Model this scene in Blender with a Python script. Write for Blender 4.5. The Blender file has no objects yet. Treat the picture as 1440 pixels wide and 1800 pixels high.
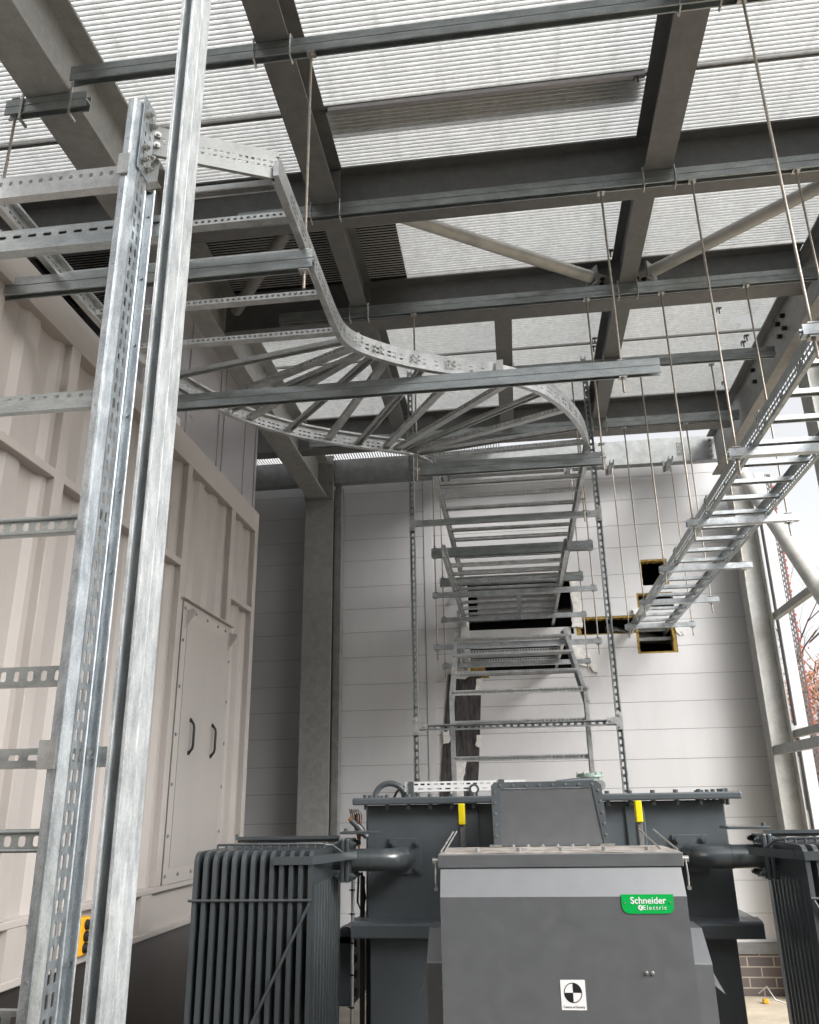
import bpy, bmesh, math, random
from mathutils import Vector, Matrix
random.seed(7)
S = bpy.context.scene
C = S.collection
R = math.radians

# ------------------------------------------------------------------ camera
YAW, PITCH, ROLL = -0.12135869, 0.34343591, -0.0172555
def cam_axes():
    sy, cy = math.sin(YAW), math.cos(YAW)
    F = Vector((sy*math.cos(PITCH), cy*math.cos(PITCH), math.sin(PITCH)))
    Rt = Vector((cy, -sy, 0)); U = Rt.cross(F)
    R2 = Rt*math.cos(ROLL) + U*math.sin(ROLL); U2 = R2.cross(F)
    return R2, U2, F
r_, u_, f_ = cam_axes()
cd = bpy.data.cameras.new('camera'); cam = bpy.data.objects.new('camera', cd); C.objects.link(cam)
m = Matrix((r_, u_, -f_)).transposed().to_4x4(); m.translation = Vector((0, 0, 1.65)); cam.matrix_world = m
cd.sensor_fit = 'VERTICAL'; cd.sensor_height = 36.0; cd.lens = 36.0*1435/1800
cd.clip_start = 0.05; cd.clip_end = 500
S.camera = cam

# ------------------------------------------------------------------ world, sun, exposure
SUN_EL, SUN_AZ = 36.0, 128.0     # azimuth measured from +Y clockwise: sun behind the camera to the right
w = bpy.data.worlds.new('World'); S.world = w; w.use_nodes = True
nt = w.node_tree; nt.nodes.clear()
sky = nt.nodes.new('ShaderNodeTexSky'); sky.sky_type = 'NISHITA'; sky.sun_disc = False
sky.sun_elevation = R(SUN_EL); sky.sun_rotation = R(SUN_AZ); sky.air_density = 1.0; sky.dust_density = 4.0; sky.ozone_density = 1.0
hs = nt.nodes.new('ShaderNodeHueSaturation'); hs.inputs['Saturation'].default_value = 0.10
bg = nt.nodes.new('ShaderNodeBackground'); bg.inputs['Strength'].default_value = 0.15
wo = nt.nodes.new('ShaderNodeOutputWorld')
nt.links.new(sky.outputs[0], hs.inputs['Color']); nt.links.new(hs.outputs[0], bg.inputs['Color']); nt.links.new(bg.outputs[0], wo.inputs[0])
sd = bpy.data.lights.new('sun', 'SUN'); sd.energy = 1.15; sd.angle = R(24); sd.color = (1.0, 0.965, 0.92)
so = bpy.data.objects.new('sun', sd); C.objects.link(so)
dv = Vector((math.sin(R(SUN_AZ))*math.cos(R(SUN_EL)), math.cos(R(SUN_AZ))*math.cos(R(SUN_EL)), math.sin(R(SUN_EL))))
so.rotation_euler = dv.to_track_quat('Z', 'Y').to_euler()
S.view_settings.view_transform = 'Standard'; S.view_settings.look = 'None'; S.view_settings.gamma = 1.0
S.view_settings.exposure = 1.08
try:
    S.cycles.max_bounces = 8; S.cycles.diffuse_bounces = 6; S.cycles.use_denoising = True
except Exception: pass

# ------------------------------------------------------------------ materials
def mat(name, col, rough=0.5, metal=0.0, var=0.0, scale=8.0, bump=0.0, spangle=False, stretch=None, spec=0.5, detail=6, col2=None, coat=0.0):
    mt = bpy.data.materials.new(name); mt.use_nodes = True
    n = mt.node_tree; b = n.nodes['Principled BSDF']
    b.inputs['Base Color'].default_value = (*col, 1); b.inputs['Roughness'].default_value = rough
    b.inputs['Metallic'].default_value = metal; b.inputs['Specular IOR Level'].default_value = spec
    b.inputs['Coat Weight'].default_value = coat; b.inputs['Coat Roughness'].default_value = 0.15
    if var > 0:
        tc = n.nodes.new('ShaderNodeTexCoord'); mp = n.nodes.new('ShaderNodeMapping')
        if stretch: mp.inputs['Scale'].default_value = stretch
        n.links.new(tc.outputs['Object'], mp.inputs[0])
        nz = n.nodes.new('ShaderNodeTexNoise'); nz.inputs['Scale'].default_value = scale; nz.inputs['Detail'].default_value = detail
        nz.inputs['Roughness'].default_value = 0.62
        n.links.new(mp.outputs[0], nz.inputs['Vector']); src = nz.outputs['Fac']
        if spangle:
            vo = n.nodes.new('ShaderNodeTexVoronoi'); vo.inputs['Scale'].default_value = scale*16
            n.links.new(mp.outputs[0], vo.inputs['Vector'])
            sp = n.nodes.new('ShaderNodeSeparateColor'); n.links.new(vo.outputs['Color'], sp.inputs[0])
            mx = n.nodes.new('ShaderNodeMath'); mx.operation = 'MULTIPLY_ADD'; mx.inputs[1].default_value = 0.16
            n.links.new(sp.outputs[0], mx.inputs[0])
            m2 = n.nodes.new('ShaderNodeMath'); m2.operation = 'MULTIPLY'; m2.inputs[1].default_value = 0.92
            n.links.new(src, m2.inputs[0]); n.links.new(m2.outputs[0], mx.inputs[2]); src = mx.outputs[0]
        rp = n.nodes.new('ShaderNodeValToRGB'); rp.color_ramp.elements[0].position = 0.32; rp.color_ramp.elements[1].position = 0.72
        lo = tuple(max(0.0, c*(1-var)) for c in col); hi = tuple(min(1.0, c*(1+var)) for c in col) if col2 is None else col2
        rp.color_ramp.elements[0].color = (*lo, 1); rp.color_ramp.elements[1].color = (*hi, 1)
        n.links.new(src, rp.inputs[0]); n.links.new(rp.outputs[0], b.inputs['Base Color'])
        rr = n.nodes.new('ShaderNodeMapRange'); rr.inputs['To Min'].default_value = max(0.05, rough-0.1); rr.inputs['To Max'].default_value = min(1, rough+0.14)
        n.links.new(src, rr.inputs['Value']); n.links.new(rr.outputs[0], b.inputs['Roughness'])
        if bump > 0:
            bp = n.nodes.new('ShaderNodeBump'); bp.inputs['Strength'].default_value = bump; bp.inputs['Distance'].default_value = 0.004
            n.links.new(src, bp.inputs['Height']); n.links.new(bp.outputs[0], b.inputs['Normal'])
    return mt
M = {}
M['galv'] = mat('galvanised_bright', (0.52, 0.55, 0.57), 0.36, 0.85, 0.26, 14, 0.15, True)
M['galv_near'] = mat('galvanised_spangled', (0.43, 0.48, 0.52), 0.36, 0.78, 0.24, 34, 0.35, True, stretch=(1, 1, 0.35), col2=(0.72, 0.77, 0.80))
M['galv_post'] = mat('galvanised_post', (0.47, 0.51, 0.53), 0.42, 0.5, 0.22, 34, 0.35, True, stretch=(1, 1, 0.3), col2=(0.76, 0.79, 0.80))
M['strut'] = mat('strut_pregalv', (0.40, 0.43, 0.435), 0.34, 0.82, 0.26, 26, 0.10, True, stretch=(0.35, 1, 1))
M['rail'] = mat('ladder_galv', (0.53, 0.54, 0.54), 0.38, 0.8, 0.22, 16, 0.12, True)
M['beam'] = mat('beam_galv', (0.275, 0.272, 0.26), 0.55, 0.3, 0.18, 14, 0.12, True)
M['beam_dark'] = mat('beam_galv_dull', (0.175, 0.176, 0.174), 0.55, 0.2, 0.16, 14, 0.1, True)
M['beam_col'] = mat('column_galv', (0.38, 0.38, 0.365), 0.55, 0.25, 0.18, 14, 0.12, True)
M['beam_light'] = mat('beam_galv_light', (0.28, 0.29, 0.285), 0.5, 0.45, 0.22, 12, 0.1, True)
M['grate'] = mat('grating_galv', (0.74, 0.75, 0.745), 0.55, 0.0, 0.13, 26, 0, False)
M['rod'] = mat('threaded_zinc', (0.40, 0.36, 0.31), 0.45, 0.55, 0.25, 60, 0.3, False)
M['bolt'] = mat('bolt_zinc', (0.55, 0.55, 0.53), 0.28, 0.8, 0.2, 50, 0)
M['wall'] = mat('panel_white_grey', (0.61, 0.61, 0.62), 0.40, 0.0, 0.05, 2.5, 0.02, stretch=(1, 1, 0.2))
M['joint'] = mat('joint_dark', (0.20, 0.20, 0.20), 0.8)
M['clad'] = mat('cladding_silver', (0.46, 0.44, 0.46), 0.30, 0.35, 0.05, 2, 0.0)
M['cont'] = mat('container_paint', (0.405, 0.375, 0.352), 0.42, 0.0, 0.07, 2.5, 0.05, stretch=(1, 1, 0.25))
M['cont_trim'] = mat('container_trim', (0.425, 0.392, 0.367), 0.40, 0.0, 0.06, 3, 0.03)
M['plinth'] = mat('plinth_dark', (0.035, 0.031, 0.029), 0.35, 0.0, 0.3, 3, 0.05, stretch=(1, 1, 0.3))
M['tx'] = mat('transformer_paint', (0.088, 0.102, 0.112), 0.36, 0.0, 0.14, 4, 0.03, spec=0.5, coat=0.4, detail=10)
M['rad'] = mat('radiator_paint', (0.064, 0.075, 0.082), 0.30, 0.0, 0.14, 5, 0.03, spec=0.6, coat=0.7)
M['box'] = mat('cable_box_paint', (0.115, 0.121, 0.130), 0.40, 0.1, 0.10, 18, 0.10, spec=0.7, coat=1.0)
M['box'].node_tree.nodes['Principled BSDF'].inputs['Coat IOR'].default_value = 2.1; M['box'].node_tree.nodes['Principled BSDF'].inputs['Coat Roughness'].default_value = 0.28
M['boxtop'] = mat('cable_box_dusty_top', (0.24, 0.19, 0.15), 0.8, 0.0, 0.45, 16, 0.1, col2=(0.55, 0.52, 0.49), detail=10)
M['black'] = mat('black_plastic', (0.012, 0.012, 0.013), 0.45)
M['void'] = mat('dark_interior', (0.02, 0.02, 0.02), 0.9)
M['yellow'] = mat('yellow_plastic', (0.85, 0.68, 0.01), 0.4)
M['amber'] = mat('amber_plastic', (0.85, 0.42, 0.02), 0.4)
M['white'] = mat('white_label', (0.82, 0.82, 0.82), 0.4)
M['foam'] = mat('foam_white', (0.74, 0.73, 0.70), 0.9, 0.0, 0.2, 20, 0.5)
M['wool'] = mat('insulation_ochre', (0.30, 0.20, 0.05), 0.95, 0.0, 0.5, 25, 0.6)
M['membrane'] = mat('membrane_black', (0.025, 0.023, 0.024), 0.7, 0.0, 0.6, 14, 0.4, stretch=(3, 1, 0.5), col2=(0.10, 0.09, 0.09))
M['green'] = mat('sign_green', (0.0, 0.38, 0.07), 0.35)
M['gland'] = mat('gland_pale_green', (0.33, 0.42, 0.37), 0.4, 0.2, 0.1, 30)
M['brick'] = None
M['ground'] = mat('ground_sand_concrete', (0.16, 0.145, 0.12), 0.9, 0.0, 0.25, 3, 0.3, detail=12)
M['bark'] = mat('bark_brown', (0.20, 0.12, 0.10), 0.9, 0.0, 0.3, 10)
M['leaf'] = mat('dry_leaf', (0.36, 0.17, 0.10), 0.8, 0.0, 0.4, 6)
M['red'] = mat('terracotta_red', (0.42, 0.10, 0.06), 0.7, 0.0, 0.2, 20)
M['perf'] = mat('perforated_grey', (0.10, 0.09, 0.09), 0.6, 0.2, 0.2, 20)
M['copper'] = mat('cable_orange', (0.45, 0.18, 0.06), 0.5)
M['lamp'] = mat('tube_galv_pale', (0.50, 0.49, 0.46), 0.5, 0.2, 0.18, 6, 0.05)

def brick_material():
    mt = bpy.data.materials.new('engineering_brick'); mt.use_nodes = True; n = mt.node_tree; b = n.nodes['Principled BSDF']
    tc = n.nodes.new('ShaderNodeTexCoord'); mp = n.nodes.new('ShaderNodeMapping'); mp.inputs['Rotation'].default_value = (R(90), 0, 0)
    br = n.nodes.new('ShaderNodeTexBrick'); br.inputs['Scale'].default_value = 1.0
    br.inputs['Brick Width'].default_value = 0.225; br.inputs['Row Height'].default_value = 0.082; br.inputs['Mortar Size'].default_value = 0.006
    br.inputs['Color1'].default_value = (0.10, 0.085, 0.085, 1); br.inputs['Color2'].default_value = (0.15, 0.12, 0.11, 1); br.inputs['Mortar'].default_value = (0.36, 0.32, 0.27, 1)
    n.links.new(tc.outputs['Object'], mp.inputs[0]); n.links.new(mp.outputs[0], br.inputs['Vector']); n.links.new(br.outputs['Color'], b.inputs['Base Color'])
    b.inputs['Roughness'].default_value = 0.75
    bp = n.nodes.new('ShaderNodeBump'); bp.inputs['Strength'].default_value = 0.5; bp.inputs['Distance'].default_value = 0.006; bp.invert = True
    n.links.new(br.outputs['Fac'], bp.inputs['Height']); n.links.new(bp.outputs[0], b.inputs['Normal'])
    return mt
M['brick'] = brick_material()

# ------------------------------------------------------------------ mesh helpers
V = Vector
OCT = [(math.cos(a), math.sin(a)) for a in [math.pi/8+k*math.pi/4 for k in range(8)]]
class MB:
    def __init__(s): s.v = []; s.f = []; s.sm = []
    def add(s, vs, fs, smooth=False):
        o = len(s.v); s.v += [tuple(p) for p in vs]
        for f in fs: s.f.append([o+i for i in f]); s.sm.append(smooth)
    def box(s, x0, x1, y0, y1, z0, z1):
        s.mbox(lambda u, v, w: V((u, v, w)), x0, x1, y0, y1, z0, z1); return s
    def mbox(s, f, u0, u1, v0, v1, w0, w1):
        p = [f(u, v, w_) for u in (u0, u1) for v in (v0, v1) for w_ in (w0, w1)]
        q = [(0, 1, 3, 2), (4, 6, 7, 5), (0, 4, 5, 1), (2, 3, 7, 6), (0, 2, 6, 4), (1, 5, 7, 3)]
        a = (p[4]-p[0]).cross(p[2]-p[0]).dot(p[1]-p[0])
        if a < 0: q = [t[::-1] for t in q]
        s.add(p, q); return s
    def prism(s, prof, p0, p1, xa, ya, caps=True, smooth=False):
        p0, p1, xa, ya = V(p0), V(p1), V(xa), V(ya); n = len(prof)
        a = [p0+xa*x+ya*y for x, y in prof]; b = [p1+xa*x+ya*y for x, y in prof]
        area = sum(prof[i][0]*prof[(i+1) % n][1]-prof[(i+1) % n][0]*prof[i][1] for i in range(n))
        flip = (area > 0) != (xa.cross(ya).dot(p1-p0) > 0)
        fs = [(i, (i+1) % n, n+(i+1) % n, n+i) for i in range(n)]
        if flip: fs = [t[::-1] for t in fs]
        s.add(a+b, fs, smooth)
        if caps:
            c0 = list(range(n))[::-1]; c1 = list(range(n, 2*n))
            if flip: c0, c1 = c0[::-1], c1[::-1]
            s.add(a+b, [c0, c1])
        return s
    def cyl(s, p0, p1, r, n=10, r1=None, smooth=True, caps=True):
        p0, p1 = V(p0), V(p1); d = (p1-p0).normalized(); r1 = r if r1 is None else r1
        x = d.orthogonal().normalized(); y = d.cross(x)
        vs = []
        for p, rr in ((p0, r), (p1, r1)):
            vs += [p+(x*math.cos(2*math.pi*k/n)+y*math.sin(2*math.pi*k/n))*rr for k in range(n)]
        s.add(vs, [(k, (k+1) % n, n+(k+1) % n, n+k) for k in range(n)], smooth)
        if caps: s.add(vs, [tuple(range(n))[::-1], tuple(range(n, 2*n))])
        return s
    def tube(s, pts, r, n=8, radii=None):
        pts = [V(p) for p in pts]; vs = []; fs = []; x = None
        for i, p in enumerate(pts):
            d = (pts[min(i+1, len(pts)-1)]-pts[max(i-1, 0)]).normalized()
            x = d.orthogonal().normalized() if x is None else (x-d*x.dot(d)).normalized()
            y = d.cross(x); rr = radii[i] if radii else r
            vs += [p+(x*math.cos(2*math.pi*k/n)+y*math.sin(2*math.pi*k/n))*rr for k in range(n)]
        for i in range(len(pts)-1):
            for k in range(n): fs.append((i*n+k, i*n+(k+1) % n, (i+1)*n+(k+1) % n, (i+1)*n+k))
        s.add(vs, fs, True); s.add(vs, [tuple(range(n))[::-1], tuple(range((len(pts)-1)*n, len(pts)*n))]); return s
    def hexbolt(s, p, d, r=0.008, h=0.007, shaft=0.0):
        p, d = V(p), V(d).normalized(); s.cyl(p, p+d*0.002, r*1.5, 12); s.cyl(p+d*0.002, p+d*(0.002+h), r, 6, smooth=False)
        if shaft: s.cyl(p+d*h, p+d*(h+shaft), r*0.55, 8)
        return s
    def plate(s, f, L, v0, v1, w0, w1, rows, u0=0.0, oct_=False):
        """plate u0..L by v0..v1, thickness w0..w1, rows of holes: (vc, hole_u, hole_v, pitch, phase)"""
        rows = sorted(rows); cuts = []; pv = v0
        strips = []
        for i, (vc, hu, hv, p, ph) in enumerate(rows):
            a = vc-hv*0.5-0.0022; b = vc+hv*0.5+0.0022
            if a > pv+1e-5: strips.append((pv, a, None))
            strips.append((max(a, pv), b, rows[i])); pv = b
        if pv < v1-1e-5: strips.append((pv, v1, None))
        for a, b, row in strips:
            if row is None: s.mbox(f, u0, L, a, b, w0, w1); continue
            vc, hu, hv, p, ph = row
            n = int((L-u0-ph)/p); us = u0+ph
            if us > u0+1e-5: s.mbox(f, u0, us, a, b, w0, w1)
            for k in range(n):
                c = us+(k+0.5)*p; ua, ub = us+k*p, us+(k+1)*p
                if oct_:
                    ex = min(hu, hv)*0.5; q = ex*0.42
                    hole = [(c-hu/2+q, vc-hv/2), (c+hu/2-q, vc-hv/2), (c+hu/2, vc-hv/2+q), (c+hu/2, vc+hv/2-q), (c+hu/2-q, vc+hv/2), (c-hu/2+q, vc+hv/2), (c-hu/2, vc+hv/2-q), (c-hu/2, vc-hv/2+q)]
                    rim = [(c-hu/2+q, a), (c+hu/2-q, a), (ub, vc-hv/2+q), (ub, vc+hv/2-q), (c+hu/2-q, b), (c-hu/2+q, b), (ua, vc+hv/2-q), (ua, vc-hv/2+q)]
                    cor = [(ub, a), (ub, b), (ua, b), (ua, a)]
                    N = 8
                else:
                    hole = [(c-hu/2, vc-hv/2), (c+hu/2, vc-hv/2), (c+hu/2, vc+hv/2), (c-hu/2, vc+hv/2)]
                    rim = [(ua, a), (ub, a), (ub, b), (ua, b)]; cor = []; N = 4
                vs = []
                for w_ in (w0, w1): vs += [f(u, v, w_) for u, v in hole+rim+cor]
                T = 2*N+len(cor); fs = []
                for k2 in range(N):
                    j = (k2+1) % N
                    fs.append((N+k2, N+j, j, k2)); fs.append((T+k2, T+j, T+N+j, T+N+k2)); fs.append((k2, j, T+j, T+k2))
                if cor:
                    for ci, (i0, i1) in enumerate(((1, 2), (3, 4), (5, 6), (7, 0))):
                        fs.append((N+i0, 2*N+ci, N+i1)); fs.append((T+N+i1, T+2*N+ci, T+N+i0))
                s.add(vs, fs)
            ue = us+n*p
            if ue < L-1e-5: s.mbox(f, ue, L, a, b, w0, w1)
        return s
    def channel(s, f, L, W=0.041, D=0.041, t=0.0025, lip=0.008, rows=None, oct_=False):
        """open channel, back plate at w=0, mouth at w=D"""
        if rows: s.plate(f, L, 0, W, 0, t, rows, 0.0, oct_)
        else: s.mbox(f, 0, L, 0, W, 0, t)
        s.mbox(f, 0, L, 0, t, t, D); s.mbox(f, 0, L, W-t, W, t, D)
        if lip:
            s.mbox(f, 0, L, t, lip, D-t, D); s.mbox(f, 0, L, W-lip, W-t, D-t, D)
            s.mbox(f, 0, L, lip-t, lip, D-0.009, D-t); s.mbox(f, 0, L, W-lip, W-lip+t, D-0.009, D-t)
        return s
    def build(s, name, mt, parent=None, bevel=0.0, origin=None, weld=False):
        me = bpy.data.meshes.new(name)
        vs = s.v
        if origin is not None: ox, oy, oz = origin; vs = [(x-ox, y-oy, z-oz) for x, y, z in vs]
        me.from_pydata(vs, [], s.f); me.polygons.foreach_set('use_smooth', s.sm); me.update()
        me.materials.append(mt)
        o = bpy.data.objects.new(name, me); C.objects.link(o)
        if origin is not None: o.location = origin
        if parent is not None:
            o.parent = parent
            o.location = V(o.location)-V(parent.location)
        if bevel > 0:
            b = o.modifiers.new('bevel', 'BEVEL'); b.width = bevel; b.segments = 2; b.limit_method = 'ANGLE'; b.angle_limit = R(35)
        return o
def build_each(b, name, mt, parent):
    """every separate piece in b (faces that touch) becomes its own part"""
    n = len(b.v); par = list(range(n))
    def find(a):
        while par[a] != a: par[a] = par[par[a]]; a = par[a]
        return a
    for f in b.f:
        for i in f[1:]: par[find(i)] = find(f[0])
    comp = {}
    for i in range(n): comp.setdefault(find(i), []).append(i)
    bbs = [([min(b.v[i][k] for i in c)-0.0015 for k in range(3)], [max(b.v[i][k] for i in c)+0.0015 for k in range(3)], r) for r, c in comp.items()]
    for i, (lo, hi, r) in enumerate(bbs):
        for lo2, hi2, r2 in bbs[i+1:]:
            if all(lo[k] <= hi2[k] and lo2[k] <= hi[k] for k in range(3)): par[find(r2)] = find(r)
    grp = {}
    for fi, f in enumerate(b.f): grp.setdefault(find(f[0]), []).append(fi)
    out = []
    for fis in grp.values():
        m_ = MB(); idx = {}
        for fi in fis:
            nf = []
            for i in b.f[fi]:
                if i not in idx: idx[i] = len(m_.v); m_.v.append(b.v[i])
                nf.append(idx[i])
            m_.f.append(nf); m_.sm.append(b.sm[fi])
        out.append(m_.build(name, mt, parent))
    return out
def tag(o, label=None, cat=None, group=None, kind=None):
    if label: o['label'] = label
    if cat: o['category'] = cat
    if group: o['group'] = group
    if kind: o['kind'] = kind
    return o
def thing(name, label, cat, loc=(0, 0, 0), group=None):
    o = bpy.data.objects.new(name, None); C.objects.link(o); o.location = loc; o.empty_display_size = 0.1
    return tag(o, label, cat, group)
def frame(o, u, v, w_):
    o, u, v, w_ = V(o), V(u), V(v), V(w_)
    return lambda a, b, c: o+u*a+v*b+w_*c
def bx(name, mt, parent, x0, x1, y0, y1, z0, z1, bevel=0.0):
    return MB().box(x0, x1, y0, y1, z0, z1).build(name, mt, parent, bevel)
def text_mesh(name, txt, size, mt, parent, origin, ux, uy, align='CENTER', extrude=0.0006, bold=0.0, space=1.0, sx=1.0):
    cu = bpy.data.curves.new(name, 'FONT'); cu.body = txt; cu.size = size; cu.align_x = align; cu.align_y = 'CENTER'; cu.extrude = extrude; cu.offset = bold; cu.space_character = space
    t = bpy.data.objects.new(name, cu); C.objects.link(t)
    dg = bpy.context.evaluated_depsgraph_get(); me = bpy.data.meshes.new_from_object(t.evaluated_get(dg))
    bpy.data.objects.remove(t); bpy.data.curves.remove(cu)
    ux, uy = V(ux).normalized(), V(uy).normalized(); uz = ux.cross(uy)
    for v in me.vertices: v.co = V(origin)+ux*v.co.x*sx+uy*v.co.y+uz*v.co.z
    me.materials.clear(); me.materials.append(mt); me.name = name
    o = bpy.data.objects.new(name, me); C.objects.link(o); o.parent = parent; o.location = -V(parent.location)
    return o
X, Y, Z = V((1, 0, 0)), V((0, 1, 0)), V((0, 0, 1))
def I_prof(w_, h, tf, tw):
    a = w_/2; b = tw/2
    return [(-a, 0), (a, 0), (a, tf), (b, tf), (b, h-tf), (a, h-tf), (a, h), (-a, h), (-a, h-tf), (-b, h-tf), (-b, tf), (-a, tf)]

# ================================================================== SETTING
YW_ = 8.472
M['slab'] = mat('pale_concrete', (0.50, 0.43, 0.33), 0.9, 0.0, 0.2, 4, 0.3, detail=12)
tag(MB().box(0.9, 2.7, 5.5, YW_-0.02, -0.01, 0.02).box(2.7, 40, -6, 40, -0.01, 0.02).build('concrete_slab', M['slab']), kind='structure')
g = MB(); g.box(-80, 80, -60, 120, -0.3, 0); tag(g.build('ground', M['ground']), kind='structure')

YW = 8.472
# ---------- back wall of horizontal panels with cut openings
joints = [0.436, 0.674, 0.945, 1.215, 1.484, 1.76, 2.021, 2.298, 2.563, 2.828, 3.11, 3.375, 3.628, 3.873, 4.167, 4.411, 4.697, 4.957, 5.22]
holes = [(-0.43, 0.65, 3.27, 3.93), (-0.43, 0.62, 2.87, 3.27), (1.385, 1.66, 3.742, 4.02), (1.313, 1.677, 3.512, 3.664), (0.676, 1.295, 3.25, 3.438), (1.268, 1.664, 3.04, 3.30)]
wall = thing('panel_wall', 'pale grey rear wall of horizontal composite panels with rough openings cut through', 'wall', (0, YW, 0))
xs_all = sorted({-6.0, 2.62, -0.885, -0.865} | {h[0] for h in holes} | {h[1] for h in holes})
def wall_cells(z0, z1):
    """x-intervals of the wall left standing between z0 and z1"""
    zs = sorted({z0, z1} | {z for h in holes for z in (h[2], h[3]) if z0 < z < z1}); out = []
    for a, b in zip(zs, zs[1:]):
        hh = sorted([(h[0], h[1]) for h in holes if h[2] < (a+b)/2 < h[3]]); x = -6.0
        for p, q in hh:
            if p > x: out.append((x, p, a, b))
            x = max(x, q)
        out.append((x, 2.62, a, b))
    return out
for z0, z1 in zip(joints, joints[1:]):
    pb = MB()
    for a, b, c, d in wall_cells(z0+0.002, z1-0.002): pb.box(a, b, YW, YW+0.1, c, d)
    pb.build('wall_panel', M['wall'], wall)
jb = MB()
for z in joints[1:-1]:
    for a, b, c, d in wall_cells(z-0.002, z+0.002): jb.box(a, b, YW+0.006, YW+0.09, c, d)
jb.build('panel_joint', M['joint'], wall)
MB().box(-0.8855, -0.8800, YW-0.004, YW+0.001, 0.44, 5.2).build('vertical_joint', M['joint'], wall)
MB().box(-0.8800, -0.79, YW-0.0045, YW+0.001, 0.44, 5.2).build('cover_strip', M['wall'], wall)
MB().box(-6, 2.64, YW-0.03, YW+0.02, 0.395, 0.437).box(-6, 2.64, YW-0.034, YW-0.03, 0.35, 0.437).build('base_flashing', M['beam_dark'], wall)
def edge(x0, x1, z0, z1, y1=YW+0.1):
    L = max(x1-x0, z1-z0); n = max(3, int(L/0.02)); rr = random.Random(int(x0*1000+z0*777)); a = []; bq = []
    for k in range(n+1):
        t_ = k/n; e0, e1 = rr.uniform(0, 0.004), rr.uniform(-0.006, 0.006)
        if x1-x0 >= z1-z0: x = x0+(x1-x0)*t_; lo = z0+e1; hi = z1-0.0005; a.append((x, lo)); bq.append((x, hi))
        else:
            z = z0+(z1-z0)*t_; a.append((x0+(e1 if x0 > (hx0+hx1)/2 else 0.0005), z)); bq.append((x1+(e1 if x0 <= (hx0+hx1)/2 else -0.0005), z))
    b_ = MB(); b_.prism(a+bq[::-1], (0, YW+0.004, 0), (0, y1, 0), X, Z); return b_.build('insulation_edge', M['wool'], wall)
for hx0, hx1, hz0, hz1, sides in ((1.385, 1.66, 3.742, 4.02, (0.020, 0.012, 0.0, 0.024)), (1.313, 1.677, 3.512, 3.664, (0.014, 0.016, 0.0, 0.0)), (0.676, 1.295, 3.25, 3.438, (0.024, 0.045, 0.010, 0.0)), (1.268, 1.664, 3.04, 3.295, (0.0, 0.026, 0.018, 0.040)), (-0.43, 0.65, 3.27, 3.93, (0.034, 0.0, 0.0, 0.0))):
    tp, lf, bt, rt = sides
    if tp: edge(hx0, hx1, hz1-tp, hz1)
    if lf: edge(hx0, hx0+lf, hz0, hz1-tp-0.001)
    if rt: edge(hx1-rt, hx1, hz0, hz1-tp-0.001)
    if bt: edge(hx0+lf+0.001, hx1-rt-0.001, hz0+0.0005, hz0+bt)
MB().box(-0.34, 0.50, YW+0.30, YW+0.34, 3.56, 3.78).build('inner_lining', M['clad'], wall)
MB().box(-0.43, 0.62, YW+0.02, YW+0.09, 3.19, 3.35).build('panel_offcut', M['wall'], wall)
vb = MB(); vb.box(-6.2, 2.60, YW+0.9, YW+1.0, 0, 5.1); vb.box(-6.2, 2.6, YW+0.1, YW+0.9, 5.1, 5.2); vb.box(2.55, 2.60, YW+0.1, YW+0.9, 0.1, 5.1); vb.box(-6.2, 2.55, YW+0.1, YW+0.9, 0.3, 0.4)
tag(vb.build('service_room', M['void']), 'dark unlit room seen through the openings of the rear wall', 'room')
t = thing('inner_pipe', 'dim grey pipe and ledge just visible inside the wall openings', 'pipe'); b = MB(); b.cyl((-0.6, YW+0.4, 3.55), (2.0, YW+0.4, 3.62), 0.05, 16); b.cyl((1.0, YW+0.25, 3.36), (1.9, YW+0.3, 3.15), 0.035, 16); b.box(1.27, 1.65, YW+0.12, YW+0.3, 3.19, 3.225); b.build('pipe_run', M['rail'], t)
# ragged foam and sealant edges
def ragged(name, mt, poly, y0, y1, parent):
    b = MB(); b.prism([(x, z) for x, z in poly], (0, y0, 0), (0, y1, 0), X, Z); return b.build(name, mt, parent)
def jag(pts, amp, n=4):
    out = []
    for (a, b), (c, d) in zip(pts, pts[1:]+pts[:1]):
        for k in range(n):
            t = k/n; out.append((a+(c-a)*t+random.uniform(-amp, amp), b+(d-b)*t+random.uniform(-amp, amp)))
    return out
ragged('torn_foam', M['foam'], jag([(0.62, 3.95), (0.70, 3.92), (0.72, 3.70), (0.745, 3.50), (0.74, 3.34), (0.63, 3.34), (0.65, 3.5), (0.655, 3.72)], 0.012), YW-0.02, YW+0.05, wall)
ragged('torn_foam', M['foam'], jag([(-0.52, 3.58), (-0.44, 3.62), (-0.43, 3.3), (-0.42, 3.0), (-0.46, 2.85), (-0.62, 2.86), (-0.53, 3.0)], 0.012), YW-0.02, YW+0.05, wall)
ragged('torn_foam', M['foam'], jag([(0.60, 3.18), (0.70, 3.16), (0.78, 3.06), (0.85, 2.90), (0.84, 2.86), (0.76, 2.93), (0.64, 2.95), (0.58, 3.05)], 0.014), YW-0.02, YW+0.03, wall)
ragged('torn_foam', M['foam'], jag([(1.25, 3.50), (1.36, 3.45), (1.42, 3.44), (1.38, 3.41), (1.26, 3.44)], 0.01, 3), YW-0.03, YW+0.03, wall)
ragged('torn_foam', M['foam'], jag([(1.665, 3.36), (1.73, 3.33), (1.74, 3.22), (1.70, 3.20), (1.665, 3.27)], 0.01, 3), YW-0.012, YW+0.03, wall)
wool2 = ragged('insulation_edge', M['wool'], jag([(-0.44, 2.98), (-0.29, 2.99), (-0.24, 2.85), (-0.44, 2.855)], 0.01, 4), YW-0.006, YW+0.05, wall)
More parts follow.
